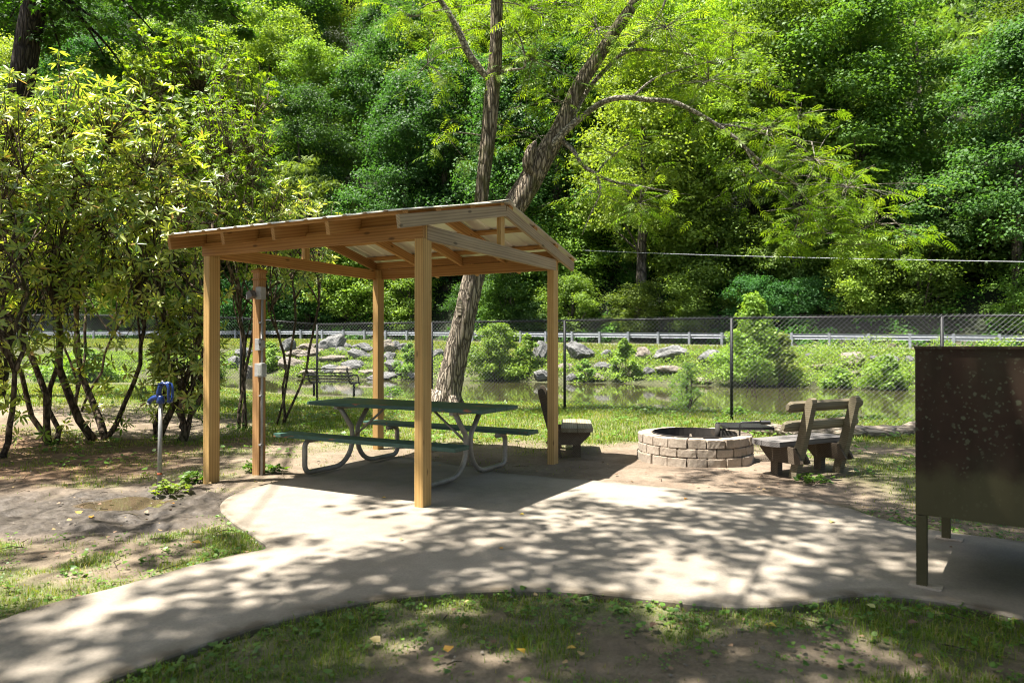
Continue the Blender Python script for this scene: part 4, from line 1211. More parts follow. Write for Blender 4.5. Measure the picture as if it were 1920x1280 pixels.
for ri, (v0, sp, rowname) in enumerate(rows):
    u = -96 - ri * 10 + rg.uniform(0, 3)
    while u < 30 + ri * 4:
        uu = u + rg.uniform(-1.6, 1.6); vv = v0 + rg.uniform(-1, 1) * (1.1 if ri < 2 else 2.2)
        x, y = xy(uu, vv); x = float(x); y = float(y)
        px = 960 + F * x / y if y > 5 else 99999
        u += sp * rg.uniform(0.85, 1.15)
        if not (-160 < px < 2080): continue
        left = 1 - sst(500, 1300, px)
        r_ = rg.random()
        if ri < 2:
            kind = 'sap'; pi = 0 if r_ < .45 else (1 if r_ < .72 else 2)
        elif ri == 2:
            kind = 'dark' if r_ < 0.4 else ('mid' if r_ < .8 else 'light')
            if abs(px - 640) < 60: kind = 'locust'
        else:
            kind = ('light' if r_ < 0.28 + 0.37 * left else ('mid' if r_ < 0.78 else 'dark'))  # lighter leaf colours towards the left stand in for the sunlit side
            if px > 1480 and rg.random() < .5: kind = 'dark'  # extra dark leaved trees stand in for deep shade at right
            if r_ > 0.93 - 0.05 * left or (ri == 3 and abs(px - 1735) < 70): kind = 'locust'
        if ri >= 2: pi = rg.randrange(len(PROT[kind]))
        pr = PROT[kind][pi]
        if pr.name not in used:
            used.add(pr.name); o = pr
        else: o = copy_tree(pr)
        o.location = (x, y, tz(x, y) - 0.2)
        o.rotation_euler = (rg.uniform(-0.05, 0.05), rg.uniform(-0.05, 0.05), rg.uniform(0, 6.28))
        s = rg.uniform(0.9, 1.2) * (1.0 + 0.12 * (ri >= 5))
        if ri < 2:
            s = rg.uniform(0.5, 1.15) * (1 + .25 * ri); o.scale = (s * rg.uniform(1, 1.3), s * rg.uniform(1, 1.3), s)
        else: o.scale = (s * rg.uniform(0.95, 1.15), s * rg.uniform(0.95, 1.15), s)
        lk = ('mid green', 'bright yellow green', 'deep green')[pi] if ri < 2 else LOOK[kind]
        tag(o, '', 'tree', 'saplings at the foot of the slope' if ri < 2 else 'trees on the hillside beyond the road')
        items.append((o, f"{lk} {'sapling' if ri < 2 else 'tree'} {rowname}, {where(px)}"))
back = []  # out of view trees, added to hold back sky light and deepen shade
for (x, y, kind, lb) in ((-9, -7, 'mid', 'unseen tall tree added left behind the viewer to cut sky fill'), (0.5, -10, 'dark', 'unseen deep green tree added directly behind the viewer to cut sky fill'), (8.5, -6, 'mid', 'unseen mid green tree added right behind the viewer to cut sky fill'), (13, 2.5, 'dark', 'unseen deep green tree added right of the locker to cut sky fill'), (-14.5, 1.0, 'mid', 'unseen mid green tree added left of the path to cut sky fill'), (-4, -17, 'mid', 'farther unseen mid green tree added behind the viewer to cut sky fill'), (12, -15, 'dark', 'farther unseen deep green tree added behind the viewer to cut sky fill')):
    o = copy_tree(PROT[kind][0]); o.location = (x, y, -0.1); o.rotation_euler = (0, 0, x); o.scale = (0.9, 0.9, 0.95)
    tag(o, lb, 'tree', 'unseen trees added round the clearing')
for k in PROT:
    for p in PROT[k]:
        if p.name not in used:
            for ch in list(p.children): bpy.data.objects.remove(ch)
            bpy.data.objects.remove(p)
ordinals(items, pxof)

# vines and low growth over the foot of the hillside
def undergrowth():
    n = 1500
    u = nrg.uniform(-100, 26, n); v = 43.7 + 26 * nrg.random(n) ** 1.3
    x, y = xy(u, v)
    k = (np.abs(x) < 0.80 * y + 2) & (y > 10) & (fbm(x, y, 0.3, 41, 3) > 0.33); x, y, v = x[k], y[k], v[k]
    r = nrg.uniform(0.45, 1.25, len(x)) * (0.6 + 0.4 * sst(43.7, 46, v))
    C = np.stack([x, y, terrain(x, y) + r * 0.35], 1)
    P, D, Nn, s_, rv = clump_leaves(C, r, 110, 0.165, 0.75, 0.5, 0.3, 0.5)
    n2 = 26000
    u = nrg.uniform(-100, 26, n2); v = nrg.uniform(43.5, 60, n2); x, y = xy(u, v)
    k = (np.abs(x) < 0.80 * y + 2) & (y > 10) & (fbm(x, y, 0.5, 42, 3) > 0.42); x, y = x[k], y[k]; m = len(x)
    P2 = np.stack([x, y, terrain(x, y) + nrg.uniform(0, .35, m)], 1); N2 = nrm(np.array([-.1, -.4, .9]) + runit(m) * .7); D2 = nrm(np.cross(N2, runit(m)))
    o = leafmesh('undergrowth', np.concatenate([P, P2]), np.concatenate([D, D2]), np.concatenate([Nn, N2]), np.concatenate([s_, nrg.uniform(.1, .22, m)]), T_DIAM, M['leaf_vine'], None, np.concatenate([rv, nrg.random(m) * .6]), 1.2)
    tag(o, 'dense green vines and low growth covering the foot of the wooded slope', 'undergrowth', kind='stuff')
undergrowth()

# ------------------------------------------------------------------ shrubs on the far bank
def shrub(px, pyt, pyb, wpx, label, mat='leaf_shrub', d=None, nc=26, nper=190, ls=0.115, tmpl=T_DIAM, name='bank_shrub', group='shrubs on the far creek bank', depth=0.8, conic=0.55, seed=0):
    rg = random.Random(seed + px)
    if d is None:
        p = rayground(px, pyb, 8); d = p[1]
    x = (px - 960) * d / F; zb = tz(x, d) - 0.05
    zb = max(zb, WZ - 0.1)
    Ht = H + (HOR - pyt) * d / F - zb; W = wpx * d / F / 2
    t = empty(name, (x, d, zb)); tag(t, label, 'shrub', group)
    C = []; R = []
    for i in range(nc):
        f = ((i + rg.random()) / nc) ** (1.25 if conic < 0.65 else 0.95)
        prof = (1 - f) ** conic * (0.75 + 0.25 * min(1, f * 6))
        a = rg.uniform(0, 2 * PI); r = W * prof * rg.random() ** 0.5
        C.append((r * math.cos(a), r * math.sin(a) * depth, Ht * (0.08 + 0.86 * f))); R.append(W * rg.uniform(0.24, 0.40) * (1.15 - 0.55 * f))
    C = np.array(C); R = np.array(R)
    P, D, Nn, s, rv = clump_leaves(C, R, nper, ls, 0.8, 0.5, 0.2, 0.3)
    leafmesh('foliage', P, D, Nn, s, tmpl, M[mat], t, rv)
    mb = MB()
    for k in range(7):
        c = C[rg.randrange(nc // 3, nc)]
        mb.tube(curve((rg.uniform(-.1, .1) * W, rg.uniform(-.1, .1) * W, -0.1), c, 5, 0.0, 0.08, rg), taper(0.03, 0.008, 5), 5)
    mb.build('stem', M['stem'], t, True)
    return t
shrub(932, 603, 714, 128, 'large rounded green shrub on the far bank, right of the leaning trunk', nc=56, nper=230, conic=0.4)
shrub(990, 625, 692, 66, 'yellowish small shrub on the far bank beside the rounded green shrub', nc=18, ls=0.11)
shrub(1412, 548, 728, 160, 'tall pointed shrub on the far bank behind a fence post', nc=84, nper=230, conic=0.95, ls=0.115)
shrub(1462, 622, 726, 100, 'low dark spreading shrub at the right foot of the tall pointed shrub', 'leaf_light', nc=26, conic=0.5)
shrub(1172, 632, 712, 66, 'medium upright shrub on the far bank between two fence posts', nc=26, conic=0.7)
shrub(1098, 672, 714, 44, 'little bush among boulders right of the near right shelter post', nc=14, ls=0.11)
shrub(505, 640, 692, 66, 'trailing green vine bush among rocks behind the utility post', nc=18, ls=0.12)
shrub(770, 642, 704, 66, 'scrubby bush among rocks behind the front shelter post', nc=18, ls=0.12)
shrub(1288, 676, 757, 72, 'soft feathery light green plant at the near water edge', 'leaf_locust', d=19.6, nc=40, nper=50, ls=0.10, conic=0.3, group=None, name='feathery_plant', tmpl=T_LOC)
shrub(1655, 668, 728, 110, 'weedy bush on the far bank at the left edge of the locker', nc=24, ls=0.12)
shrub(1575, 690, 727, 70, 'low weedy bush on the far bank behind the right timber bench', nc=16, ls=0.12)
shrub(395, 650, 720, 90, 'green bush on the far bank left of the corner fence post', nc=20, ls=0.12)
shrub(150, 660, 716, 160, 'wide low bush seen across the creek through rhododendron stems', nc=24, ls=0.13)

def bank_weeds():
    n = 100000
    u = nrg.uniform(-50, 14, n); vf = v_far(u); v = vf + nrg.uniform(0.0, 5.2, n)
    x, y = xy(u, v)
    dn = fbm(x, y, 0.55, 51, 3)
    right = sst(-12, -2, u)
    keep = (dn + 0.25 * right > 0.37 + 0.12 * nrg.random(n)) & (np.abs(x) < 0.8 * y)
    x, y, u, v = x[keep], y[keep], u[keep], v[keep]; n = len(x)
    h = np.clip((fbm(x, y, 0.9, 55) - 0.3) * 1.6, 0.05, 0.8) * (0.6 + 0.9 * sst(-12, -2, u))
    P = np.stack([x, y, terrain(x, y) + h * nrg.random(n) ** 0.6], 1)
    Nn = nrm(np.array([-0.2, -0.4, 0.8]) + runit(n) * 0.8); D = nrm(np.cross(Nn, runit(n)) + np.array([0, 0, 0.35]))
    o = leafmesh('bank_weeds', P, D, Nn, 0.11 * (0.6 + 0.8 * nrg.random(n)), T_DIAM, M['leaf_shrub'], None, None, 0.8)
    tag(o, 'tangled low weeds growing between the boulders of the far bank', 'weeds', kind='stuff')
bank_weeds()

# ------------------------------------------------------------------ boulders on the far bank
def rock_proto(seed):
    rg = random.Random(seed)
    bm = bmesh.new()
    bmesh.ops.create_icosphere(bm, subdivisions=4, radius=1.0)
    pl = [(Vector((rg.gauss(0, 1), rg.gauss(0, 1), rg.gauss(0, 1))).normalized(), rg.uniform(0.55, 0.86)) for _ in range(13)]
    for v in bm.verts:
        for n_, d_ in pl:
            k = v.co.dot(n_) - d_
            if k > 0: v.co -= n_ * k * 0.93
        c = v.co
        nn = vnoise(c.x * 3 + seed, c.y * 3 + c.z * 2.3, 1.0, seed) - 0.5 + 0.5 * (vnoise(c.x * 8 + seed, c.z * 8 + c.y * 5, 1.0, seed + 3) - 0.5)
        v.co += c.normalized() * float(nn) * 0.16
    me = bpy.data.meshes.new('boulder'); bm.to_mesh(me); bm.free()
    return me
RM = [rock_proto(s) for s in range(101, 109)]
RM2 = []
for m_ in RM: 
    m_.materials.append(M['stone']); c = m_.copy(); c.materials.clear(); c.materials.append(M['stone_tan']); RM2.append(c)
ROCKS = [(454, 664, 34, 16, 0), (437, 683, 22, 18, 0), (459, 702, 24, 34, 1), (538, 652, 30, 24, 0), (574, 651, 32, 10, 1), (623, 650, 40, 30, 0), (647, 652, 24, 13, 0), (638, 661, 24, 12, 0),
         (591, 661, 34, 13, 1), (555, 667, 40, 14, 1), (513, 674, 26, 13, 0), (547, 684, 52, 18, 1), (678, 654, 32, 15, 0), (671, 669, 36, 18, 0), (618, 672, 54, 8, 1), (665, 685, 44, 12, 0),
         (726, 652, 26, 22, 1), (740, 651, 18, 14, 0), (756, 651, 16, 14, 0), (819, 666, 26, 15, 0), (729, 672, 24, 16, 0), (741, 687, 38, 16, 0), (724, 706, 56, 11, 0), (643, 699, 40, 14, 1),
         (577, 702, 40, 12, 1), (621, 695, 38, 13, 0), (690, 700, 30, 12, 1), (785, 705, 40, 12, 0),
         (1015, 664, 34, 36, 0), (1085, 662, 48, 28, 0), (1137, 666, 20, 16, 0), (1208, 666, 32, 20, 1), (1263, 666, 62, 28, 0), (1336, 675, 40, 25, 0), (980, 691, 36, 12, 1), (1134, 688, 40, 14, 0),
         (1015, 706, 32, 18, 0), (1123, 709, 22, 14, 1), (1073, 709, 20, 14, 0), (1260, 693, 58, 10, 1), (1216, 697, 24, 14, 0), (1060, 690, 30, 12, 1),
         (1521, 669, 22, 14, 0), (1602, 675, 48, 22, 1), (1548, 689, 48, 10, 1), (1645, 678, 26, 14, 0), (1672, 678, 42, 20, 0), (1709, 678, 22, 14, 0), (1591, 700, 40, 8, 1), (1318, 715, 36, 9, 1)]
def rwhere(px):
    for lim, s in ((485, 'left of the utility post'), (560, 'just right of the utility post'), (603, 'left of a thin fence post'), (660, 'above the black bench'), (705, 'near the far shelter post'),
                   (770, 'right of the far shelter post'), (850, 'left of the leaning trunk'), (1030, 'beside the rounded bank shrub'), (1115, 'right of the right shelter post'), (1240, 'around the upright bank shrub'),
                   (1360, 'left of the tall pointed shrub'), (1600, 'right of the tall pointed shrub'), (9999, 'near the locker edge')):
        if px < lim: return s
items = []
for i, (px, py, w, h, c) in enumerate(ROCKS):
    rg2 = random.Random(500 + i)
    p = rayground(px, py + h * 0.42, 15)
    d = p[1]; W_ = w * d / F * 0.58; H_ = h * d / F * 0.66
    o = bpy.data.objects.new('boulder', (RM2 if c else RM)[i % 8]); COL.objects.link(o)
    o.location = (p[0], d + W_ * 0.3, p[2] + H_ * 0.75)
    if px < 850: W_ *= 1.12; H_ *= 1.12
    o.scale = (W_ * 1.1, W_ * rg2.uniform(0.75, 1.0), H_ * 1.15)
    o.rotation_euler = (rg2.uniform(-0.12, 0.12), rg2.uniform(-0.12, 0.12), rg2.uniform(-0.5, 0.5) + (PI if rg2.random() < 0.5 else 0))
    ratio = w / h
    look = ('flat' if ratio > 2.7 else ('big' if w * h > 900 else ('small' if w * h < 340 else 'blocky'))) + (' tan' if c else ' grey')
    lvl = 'at the waterline' if py > 692 else ('along the bank top' if py < 672 else 'midway up the bank')
    tag(o, '', 'boulder', 'boulders on the far creek bank')
    items.append((o, f"{look} boulder {lvl}, {rwhere(px)}"))
ordinals(items, pxof)

# ------------------------------------------------------------------ forked walnut by the fence
WD = 16.0
def W(px, py, d=WD): return Vector(PD(px, py, d))
def build_walnut():
    rg = random.Random(5)
    t = empty('walnut_tree', (W(836, 770).x, WD, 0)); o0 = Vector(t.location)
    tag(t, 'leaning forked walnut tree with furrowed trunk and drooping feathery leaves', 'tree')
    def part(name, mb, mat, sm=True):
        mb.v = [tuple(Vector(p) - o0) for p in mb.v]
        return mb.build(name, mat, t, sm)
    def smooth(P, n=5):
        Q = [np.array([*p]) for p in P]; Q = [2 * Q[0] - Q[1]] + Q + [2 * Q[-1] - Q[-2]]
        out = []
        for i in range(1, len(Q) - 2):
            for j in range(n):
                s = j / n
                out.append(0.5 * ((2 * Q[i]) + (-Q[i - 1] + Q[i + 1]) * s + (2 * Q[i - 1] - 5 * Q[i] + 4 * Q[i + 1] - Q[i + 2]) * s * s + (-Q[i - 1] + 3 * Q[i] - 3 * Q[i + 1] + Q[i + 2]) * s ** 3))
        out.append(Q[-2]); return out
    def limb(spec, n=5, seg=12, jit=0.03):
        P = smooth([(*W(a, b, d), r) for a, b, r, d in spec], n)
        return MB().tube([p[:3] for p in P], [max(0.006, p[3]) for p in P], seg, True, jit, rg), [Vector(p[:3]) for p in P]
    allp = []
    D0 = WD
    mb, p = limb([(832, 785, .46, D0), (835, 762, .36, D0), (842, 725, .30, D0), (853, 675, .275, D0), (866, 620, .26, D0), (878, 565, .245, D0), (888, 520, .24, D0), (897, 475, .24, D0), (902, 440, .17, D0)], 5, 20, 0.05)
    # a few buttress roots
    b0 = W(834, 770); b0.z = 0
    for k in range(5):
        a = 2 * PI * k / 5 + 0.4
        mb.tube([b0 + Vector((math.cos(a) * .15, math.sin(a) * .15, .38)), b0 + Vector((math.cos(a) * .36, math.sin(a) * .36, .10)), b0 + Vector((math.cos(a) * .7, math.sin(a) * .7, -.06))], [.2, .14, .05], 8)
    part('trunk', mb, M['bark'])
    sc_m = MB(); c = W(861, 575, D0 - .255)
    sc_m.add([c + Vector((dx * .075, -0.0 + abs(dx) * .02, dz * .19)) for dx, dz in ((-.6, -1), (.5, -1), (1, -.2), (.7, .8), (.1, 1), (-.5, .5), (-.9, -.2))] + [c + Vector((dx * .075, .05, dz * .19)) for dx, dz in ((-.6, -1), (.5, -1), (1, -.2), (.7, .8), (.1, 1), (-.5, .5), (-.9, -.2))],
             [tuple(range(7))] + [(i, (i + 1) % 7, 7 + (i + 1) % 7, 7 + i) for i in range(7)])
    part('bare_scar', sc_m, M['log'], False)
    mb, p = limb([(895, 480, .20, D0), (899, 420, .17, D0), (903, 370, .155, D0), (909, 310, .16, D0), (917, 240, .175, D0), (922, 180, .175, D0), (927, 130, .165, D0), (930, 80, .14, D0 - .1), (931, 20, .135, D0 - .2), (933, -60, .12, D0 - .4), (938, -180, .09, D0 - .6), (930, -300, .04, D0 - .8)], 4, 14, 0.04)
    part('stem', mb, M['barkmoss']); allp += p
    mb, p = limb([(890, 500, .2, D0), (922, 440, .25, D0 + .1), (960, 392, .275, D0 + .15), (990, 345, .27, D0 + .2), (1018, 295, .25, D0 + .2), (1048, 245, .20, D0 + .2), (1068, 198, .17, D0 + .2), (1092, 150, .165, D0 + .2), (1124, 102, .15, D0 + .3), (1157, 52, .14, D0 + .3), (1192, 0, .125, D0 + .4), (1230, -80, .1, D0 + .5), (1262, -200, .04, D0 + .6)], 4, 14, 0.04)
    part('stem', mb, M['barkmoss']); allp += p
    LB = [[(918, 150, .10, D0), (893, 120, .12, D0 - .1), (876, 95, .115, D0 - .2), (862, 62, .10, D0 - .3), (842, 25, .085, D0 - .4), (820, -10, .075, D0 - .5), (790, -70, .05, D0 - .7), (740, -140, .02, D0 - 1)],
          [(1030, 278, .12, D0 + .1), (1062, 243, .115, D0 - .1), (1092, 218, .10, D0 - .2), (1128, 192, .09, D0 - .3), (1165, 182, .085, D0 - .4), (1215, 186, .075, D0 - .5), (1262, 190, .07, D0 - .5), (1310, 212, .06, D0 - .6), (1370, 250, .055, D0 - .7), (1430, 305, .05, D0 - .8), (1490, 342, .042, D0 - .8), (1525, 385, .03, D0 - .8), (1600, 415, .015, D0 - .9)],
          [(1066, 240, .09, D0 + .3), (1085, 196, .085, D0 + .4), (1112, 155, .075, D0 + .5), (1150, 115, .065, D0 + .5), (1180, 85, .055, D0 + .6), (1212, 62, .05, D0 + .6), (1240, 20, .04, D0 + .7), (1262, -40, .03, D0 + .8), (1290, -120, .015, D0 + .8)],
          [(1160, 105, .055, D0 + .5), (1190, 92, .05, D0 + .6), (1240, 94, .042, D0 + .6), (1300, 102, .036, D0 + .6), (1345, 118, .028, D0 + .6), (1385, 100, .018, D0 + .6)],
          [(1052, 262, .09, D0 + .1), (1075, 282, .07, D0), (1092, 308, .06, D0 - .1), (1118, 326, .055, D0 - .2), (1150, 340, .04, D0 - .3), (1205, 350, .028, D0 - .4), (1260, 360, .012, D0 - .5)],
          [(1120, 328, .045, D0 - .2), (1126, 360, .03, D0 - .3), (1108, 400, .02, D0 - .4), (1092, 440, .008, D0 - .5)],
          [(1345, 232, .04, D0 - .6), (1400, 240, .03, D0 - .5), (1450, 255, .022, D0 - .4), (1500, 262, .015, D0 - .4), (1545, 268, .008, D0 - .4)],
          [(1400, 280, .035, D0 - .8), (1420, 315, .025, D0 - .9), (1455, 350, .012, D0 - 1), (1500, 395, .008, D0 - 1.1)],
          [(925, 135, .05, D0), (955, 130, .04, D0 - .2), (985, 122, .03, D0 - .3), (975, 70, .02, D0 - .4), (955, 45, .01, D0 - .4)],
          [(1190, 178, .04, D0 - .4), (1225, 148, .03, D0 - .4), (1280, 128, .022, D0 - .3), (1345, 112, .014, D0 - .3), (1400, 108, .008, D0 - .3)],
          [(1530, 392, .025, D0 - .8), (1540, 425, .015, D0 - .8), (1600, 440, .012, D0 - .8), (1680, 392, .006, D0 - .8), (1728, 370, .004, D0 - .8)]]
    for s in LB:
        mb, p = limb([(a, b, r * (0.72 if r > .03 else .85), d) for a, b, r, d in s], 4, 9, 0.05)
        part('limb', mb, M['limb']); allp += p
    mb, p = limb([(1002, 330, .16, D0 + .1), (990, 306, .13, D0 - .05), (994, 284, .11, D0 - .1), (1002, 270, .07, D0 - .1), (1004, 264, .03, D0 - .1)], 4, 10, 0.10)
    part('broken_stub', mb, M['barkmoss'])
    SPR = [(800, 120, 80, 90, 60, 15.6), (835, 250, 55, 70, 26, 15.8), (770, 30, 90, 40, 60, 15.2), (1000, 110, 85, 110, 190, 16.3), (1010, 255, 60, 60, 40, 16.6), (1120, 50, 90, 60, 110, 16.6), (860, 60, 60, 70, 50, 16.4), (1050, 190, 70, 60, 60, 16.8), (1250, 50, 120, 60, 190, 16.2), (1330, 150, 100, 60, 110, 16),
           (990, 15, 100, 40, 110, 16), (1150, 290, 85, 60, 80, 16.2), (1200, 380, 75, 50, 90, 15.7), (1120, 360, 60, 60, 50, 15.8), (1440, 240, 85, 50, 80, 15.4), (1500, 215, 55, 40, 36, 15.6), (1400, 330, 60, 50, 40, 15.6), (1530, 300, 105, 55, 130, 15.2), (1590, 350, 105, 55, 140, 15.1),
           (1520, 395, 90, 55, 110, 15.1), (1640, 420, 85, 42, 90, 15.1), (1490, 445, 85, 35, 70, 15.0), (1700, 440, 40, 30, 30, 15.1), (1600, 460, 75, 28, 60, 15.0), (1380, 60, 70, 60, 60, 16), (1290, 200, 70, 40, 40, 15.8),
           (930, -150, 260, 110, 260, 15.6), (1250, -150, 260, 110, 260, 16), (700, -110, 160, 80, 110, 15), (1090, -260, 300, 80, 200, 16)]
    PP, DD, NN, SS = [], [], [], []
    tw = MB()
    for (cx, cy, rx, ry, n, d) in SPR:
        c = W(cx, cy, d)
        a = min(allp, key=lambda q: (q - c).length)
        if True:
            tw.tube(curve(a, c, 6, 0.08, 0.05, rg), taper(0.018, 0.008, 6), 5)
        k = max(5, n // 5)
        for i in range(k):
            e = W(cx + rg.gauss(0, .66) * rx, cy + rg.gauss(0, .62) * ry, d + rg.uniform(-1, 1) * rx * d / F * 0.9)
            tw.tube(curve(c, e, 4, 0.05, 0.06, rg), taper(0.009, 0.004, 4), 4)
            out = (e - c).normalized()
            for j in range(int(0.72 * n / k + 0.5) + 1):
                f = rg.uniform(0.35, 1.08)
                p = c.lerp(e, f) + Vector((rg.gauss(0, .06), rg.gauss(0, .06), rg.gauss(0, .05)))
                az = rg.uniform(0, 2 * PI)
                dr = Vector((math.cos(az), math.sin(az), rg.uniform(-.45, .15))) + out * 0.6
                PP.append(p); DD.append(dr); NN.append(Vector((rg.gauss(0, .35), rg.gauss(0, .35), 1))); SS.append(rg.uniform(.27, .45))
    part('twigs', tw, M['limb'])['kind'] = 'stuff'
    P_ = np.array(PP) - np.array(o0)
    leafmesh('foliage', P_, np.array(DD), np.array(NN), np.array(SS), T_WAL, M['leaf_walnut'], t)
build_walnut()

# ------------------------------------------------------------------ overhanging trees that dapple the clearing
def dens(gx, gy):
    """how closely leafed the crowns are over each ground point the sun would reach"""
    r = 0.62 - 0.34 * sst(5.2, 6.6, gy) * (1 - sst(1.0, 3.0, gx))
    r -= 0.30 * (1 - sst(-2.2, -0.6, gx)) * sst(3.3, 4.2, gy)
    r -= 0.12 * sst(4.6, 5.4, gy) * (1 - sst(.5, 2.0, gx))
    r += 0.30 * sst(0.9, 2.6, gx) * (1 - sst(5.2, 6.2, gy))
    r += 0.26 * (1 - sst(-0.1, 0.45, gy - np.minimum(3.65, 3.05 + 0.93 * (gx + 1.6)))) + 0.15 * (1 - sst(2.6, 3.0, gy))
    r += 0.3 * (1 - sst(3.6, 4.1, gy)) * (1 - sst(-3.1, -2.6, gx))
    r -= 0.25 * sst(6.3, 7.3, gy) * sst(0.5, 1.5, gx) * (1 - sst(3.6, 4.6, gx))
    r += 0.14 * sst(-0.8, 0.3, gx) * (1 - sst(5.6, 6.6, gy))
    r *= 1 - sst(7.2, 9.0, gy) * (1 - 0.75 * sst(3.3, 4.4, gx))
    r -= 0.14 * (1 - sst(-1.4, -0.4, gx)) * sst(3.3, 3.8, gy) * (1 - sst(5.0, 5.6, gy))
    r = np.maximum(r, 0.55 * (1 - sst(-3.9, -3.1, gx)) * sst(7.2, 7.7, gy) * (1 - sst(9.3, 9.9, gy)))
    return np.clip(r, 0, 1)
def build_canopy():
    n = 4300
    gx = nrg.uniform(-7, 7.5, n); gy = nrg.uniform(0.2, 12.5, n); z = nrg.uniform(8.5, 13.5, n)
    k = nrg.random(n) < dens(gx, gy) * (0.45 + 0.95 * vnoise(gx, gy, 0.9, 77))
    gx, gy, z = gx[k], gy[k], z[k]
    C = np.stack([gx - 0.354 * z, gy - 0.0914 * z, z], 1)
    C = C[C[:, 2] > H + 0.5 * C[:, 1] + 1.2]
    A = C[:, 0] < -6.2
    rg = random.Random(9)
    # left maple: trunk seen in the upper left corner
    t1 = empty('maple_tree', (-11.6, 15.4, 0.1)); tag(t1, 'dark tall maple trunk and shaded leaves in the upper left corner', 'tree')
    def T1(px, py, d): return Vector(PD(px, py, d)) - Vector((-11.6, 15.4, 0.1))
    tp = [Vector((0.1, 0, -0.2)), T1(2, 600, 15.4), T1(20, 330, 15.4), T1(38, 150, 15.3), T1(52, 60, 15.3), T1(66, -20, 15.2), T1(90, -160, 14.8), T1(120, -300, 14.0), T1(200, -520, 12.6)]
    MB().tube([p for p in tp], [.36, .30, .27, .25, .24, .23, .20, .15, .06], 14, True, 0.04, rg).build('trunk', M['barkdark'], t1, True)
    lm = MB()
    low = []
    for (px, py, d, r, k_) in ((150, 20, 15.6, .7, 5), (110, 90, 15.4, .5, 4), (220, 60, 15.8, .7, 5), (10, 40, 15.9, .7, 5), (330, 10, 15.8, .6, 4), (420, 25, 16, .5, 4), (380, -30, 15.8, .7, 4), (260, -30, 15.5, .7, 5), (200, 115, 15.8, .4, 3), (465, 50, 16, .3, 2), (235, 135, 15.9, .35, 2), (0, -20, 15.5, .7, 4), (300, 75, 15.9, .3, 2)):
        c = T1(px, py, d)
        b = tp[5].lerp(tp[6], rg.random())
        lm.tube(curve(b, c, 7, 0.05, 0.05, rg), taper(.06, .012, 7), 6)
        for j in range(k_): low.append((np.array(c) + nrg.normal(size=3) * r * 0.45, r * 0.8))
    Ca = C[A] - np.array([-11.6, 15.4, 0.1])
    for c in Ca[::28]: lm.tube(curve(tp[7].lerp(tp[6], rg.random()), c, 6, 0.06, 0.12, rg), taper(.04, .008, 6), 5)
    lm.build('limbs', M['barkdark'], t1, True)
    for k_ in range(46):  # upper clumps out of view, added to shade the low leaves
        c = T1(rg.uniform(-80, 480), 0, rg.uniform(14.8, 16.6)); c.z = rg.uniform(9.6, 12.2) - 0.1; c.x -= 1.3
        low.append((np.array(c), 0.7))
    Cl = np.array([c for c, r in low]); Rl = np.array([r for c, r in low])
    P1, D1, N1, s1, r1 = clump_leaves(Cl, Rl, 110, 0.115, 0.55, 1.0, 0.3, 0.15)
    P2, D2, N2, s2, r2 = clump_leaves(Ca, np.full(len(Ca), 0.40), 26, 0.14, 0.6, 1.2, 0.2, 0.1)
    leafmesh('crown', np.concatenate([P1, P2]), np.concatenate([D1, D2]), np.concatenate([N1, N2]), np.concatenate([s1, s2]), T_MAPLE, M['leaf_maple'], t1, np.concatenate([r1, r2]))
    # tree behind the viewer, its crown spreading over the pad
    o = np.array([-3.4, -1.8, 0.0])
    t2 = empty('maple_tree', tuple(o)); tag(t2, 'broad maple whose overhanging crown dapples the concrete pad with shade', 'tree')
    tp = [Vector((0, 0, -.2)), Vector((0.05, .1, 2.5)), Vector((.2, .5, 5.5)), Vector((.4, 1.1, 8)), Vector((.6, 1.8, 10.5)), Vector((.8, 2.4, 12.8))]
    MB().tube(tp, [.36, .28, .25, .21, .15, .06], 14, True, 0.04, rg).build('trunk', M['barkdark'], t2, True)
    Cb = C[~A] - o
    lm = MB()
    for c in Cb[::30]: lm.tube(curve(tp[2].lerp(tp[4], rg.random()), c, 9, 0.05, 0.22, rg), taper(.022, .006, 9), 5)
    lm.build('limbs', M['barkdark'], t2, True)
    P2, D2, N2, s2, r2 = clump_leaves(Cb, np.full(len(Cb), 0.40), 26, 0.14, 0.6, 1.2, 0.2, 0.1)
    leafmesh('crown', P2, D2, N2, s2, T_MAPLE, M['leaf_maple'], t2, r2)
    print('canopy clumps', len(Ca), len(Cb))
build_canopy()

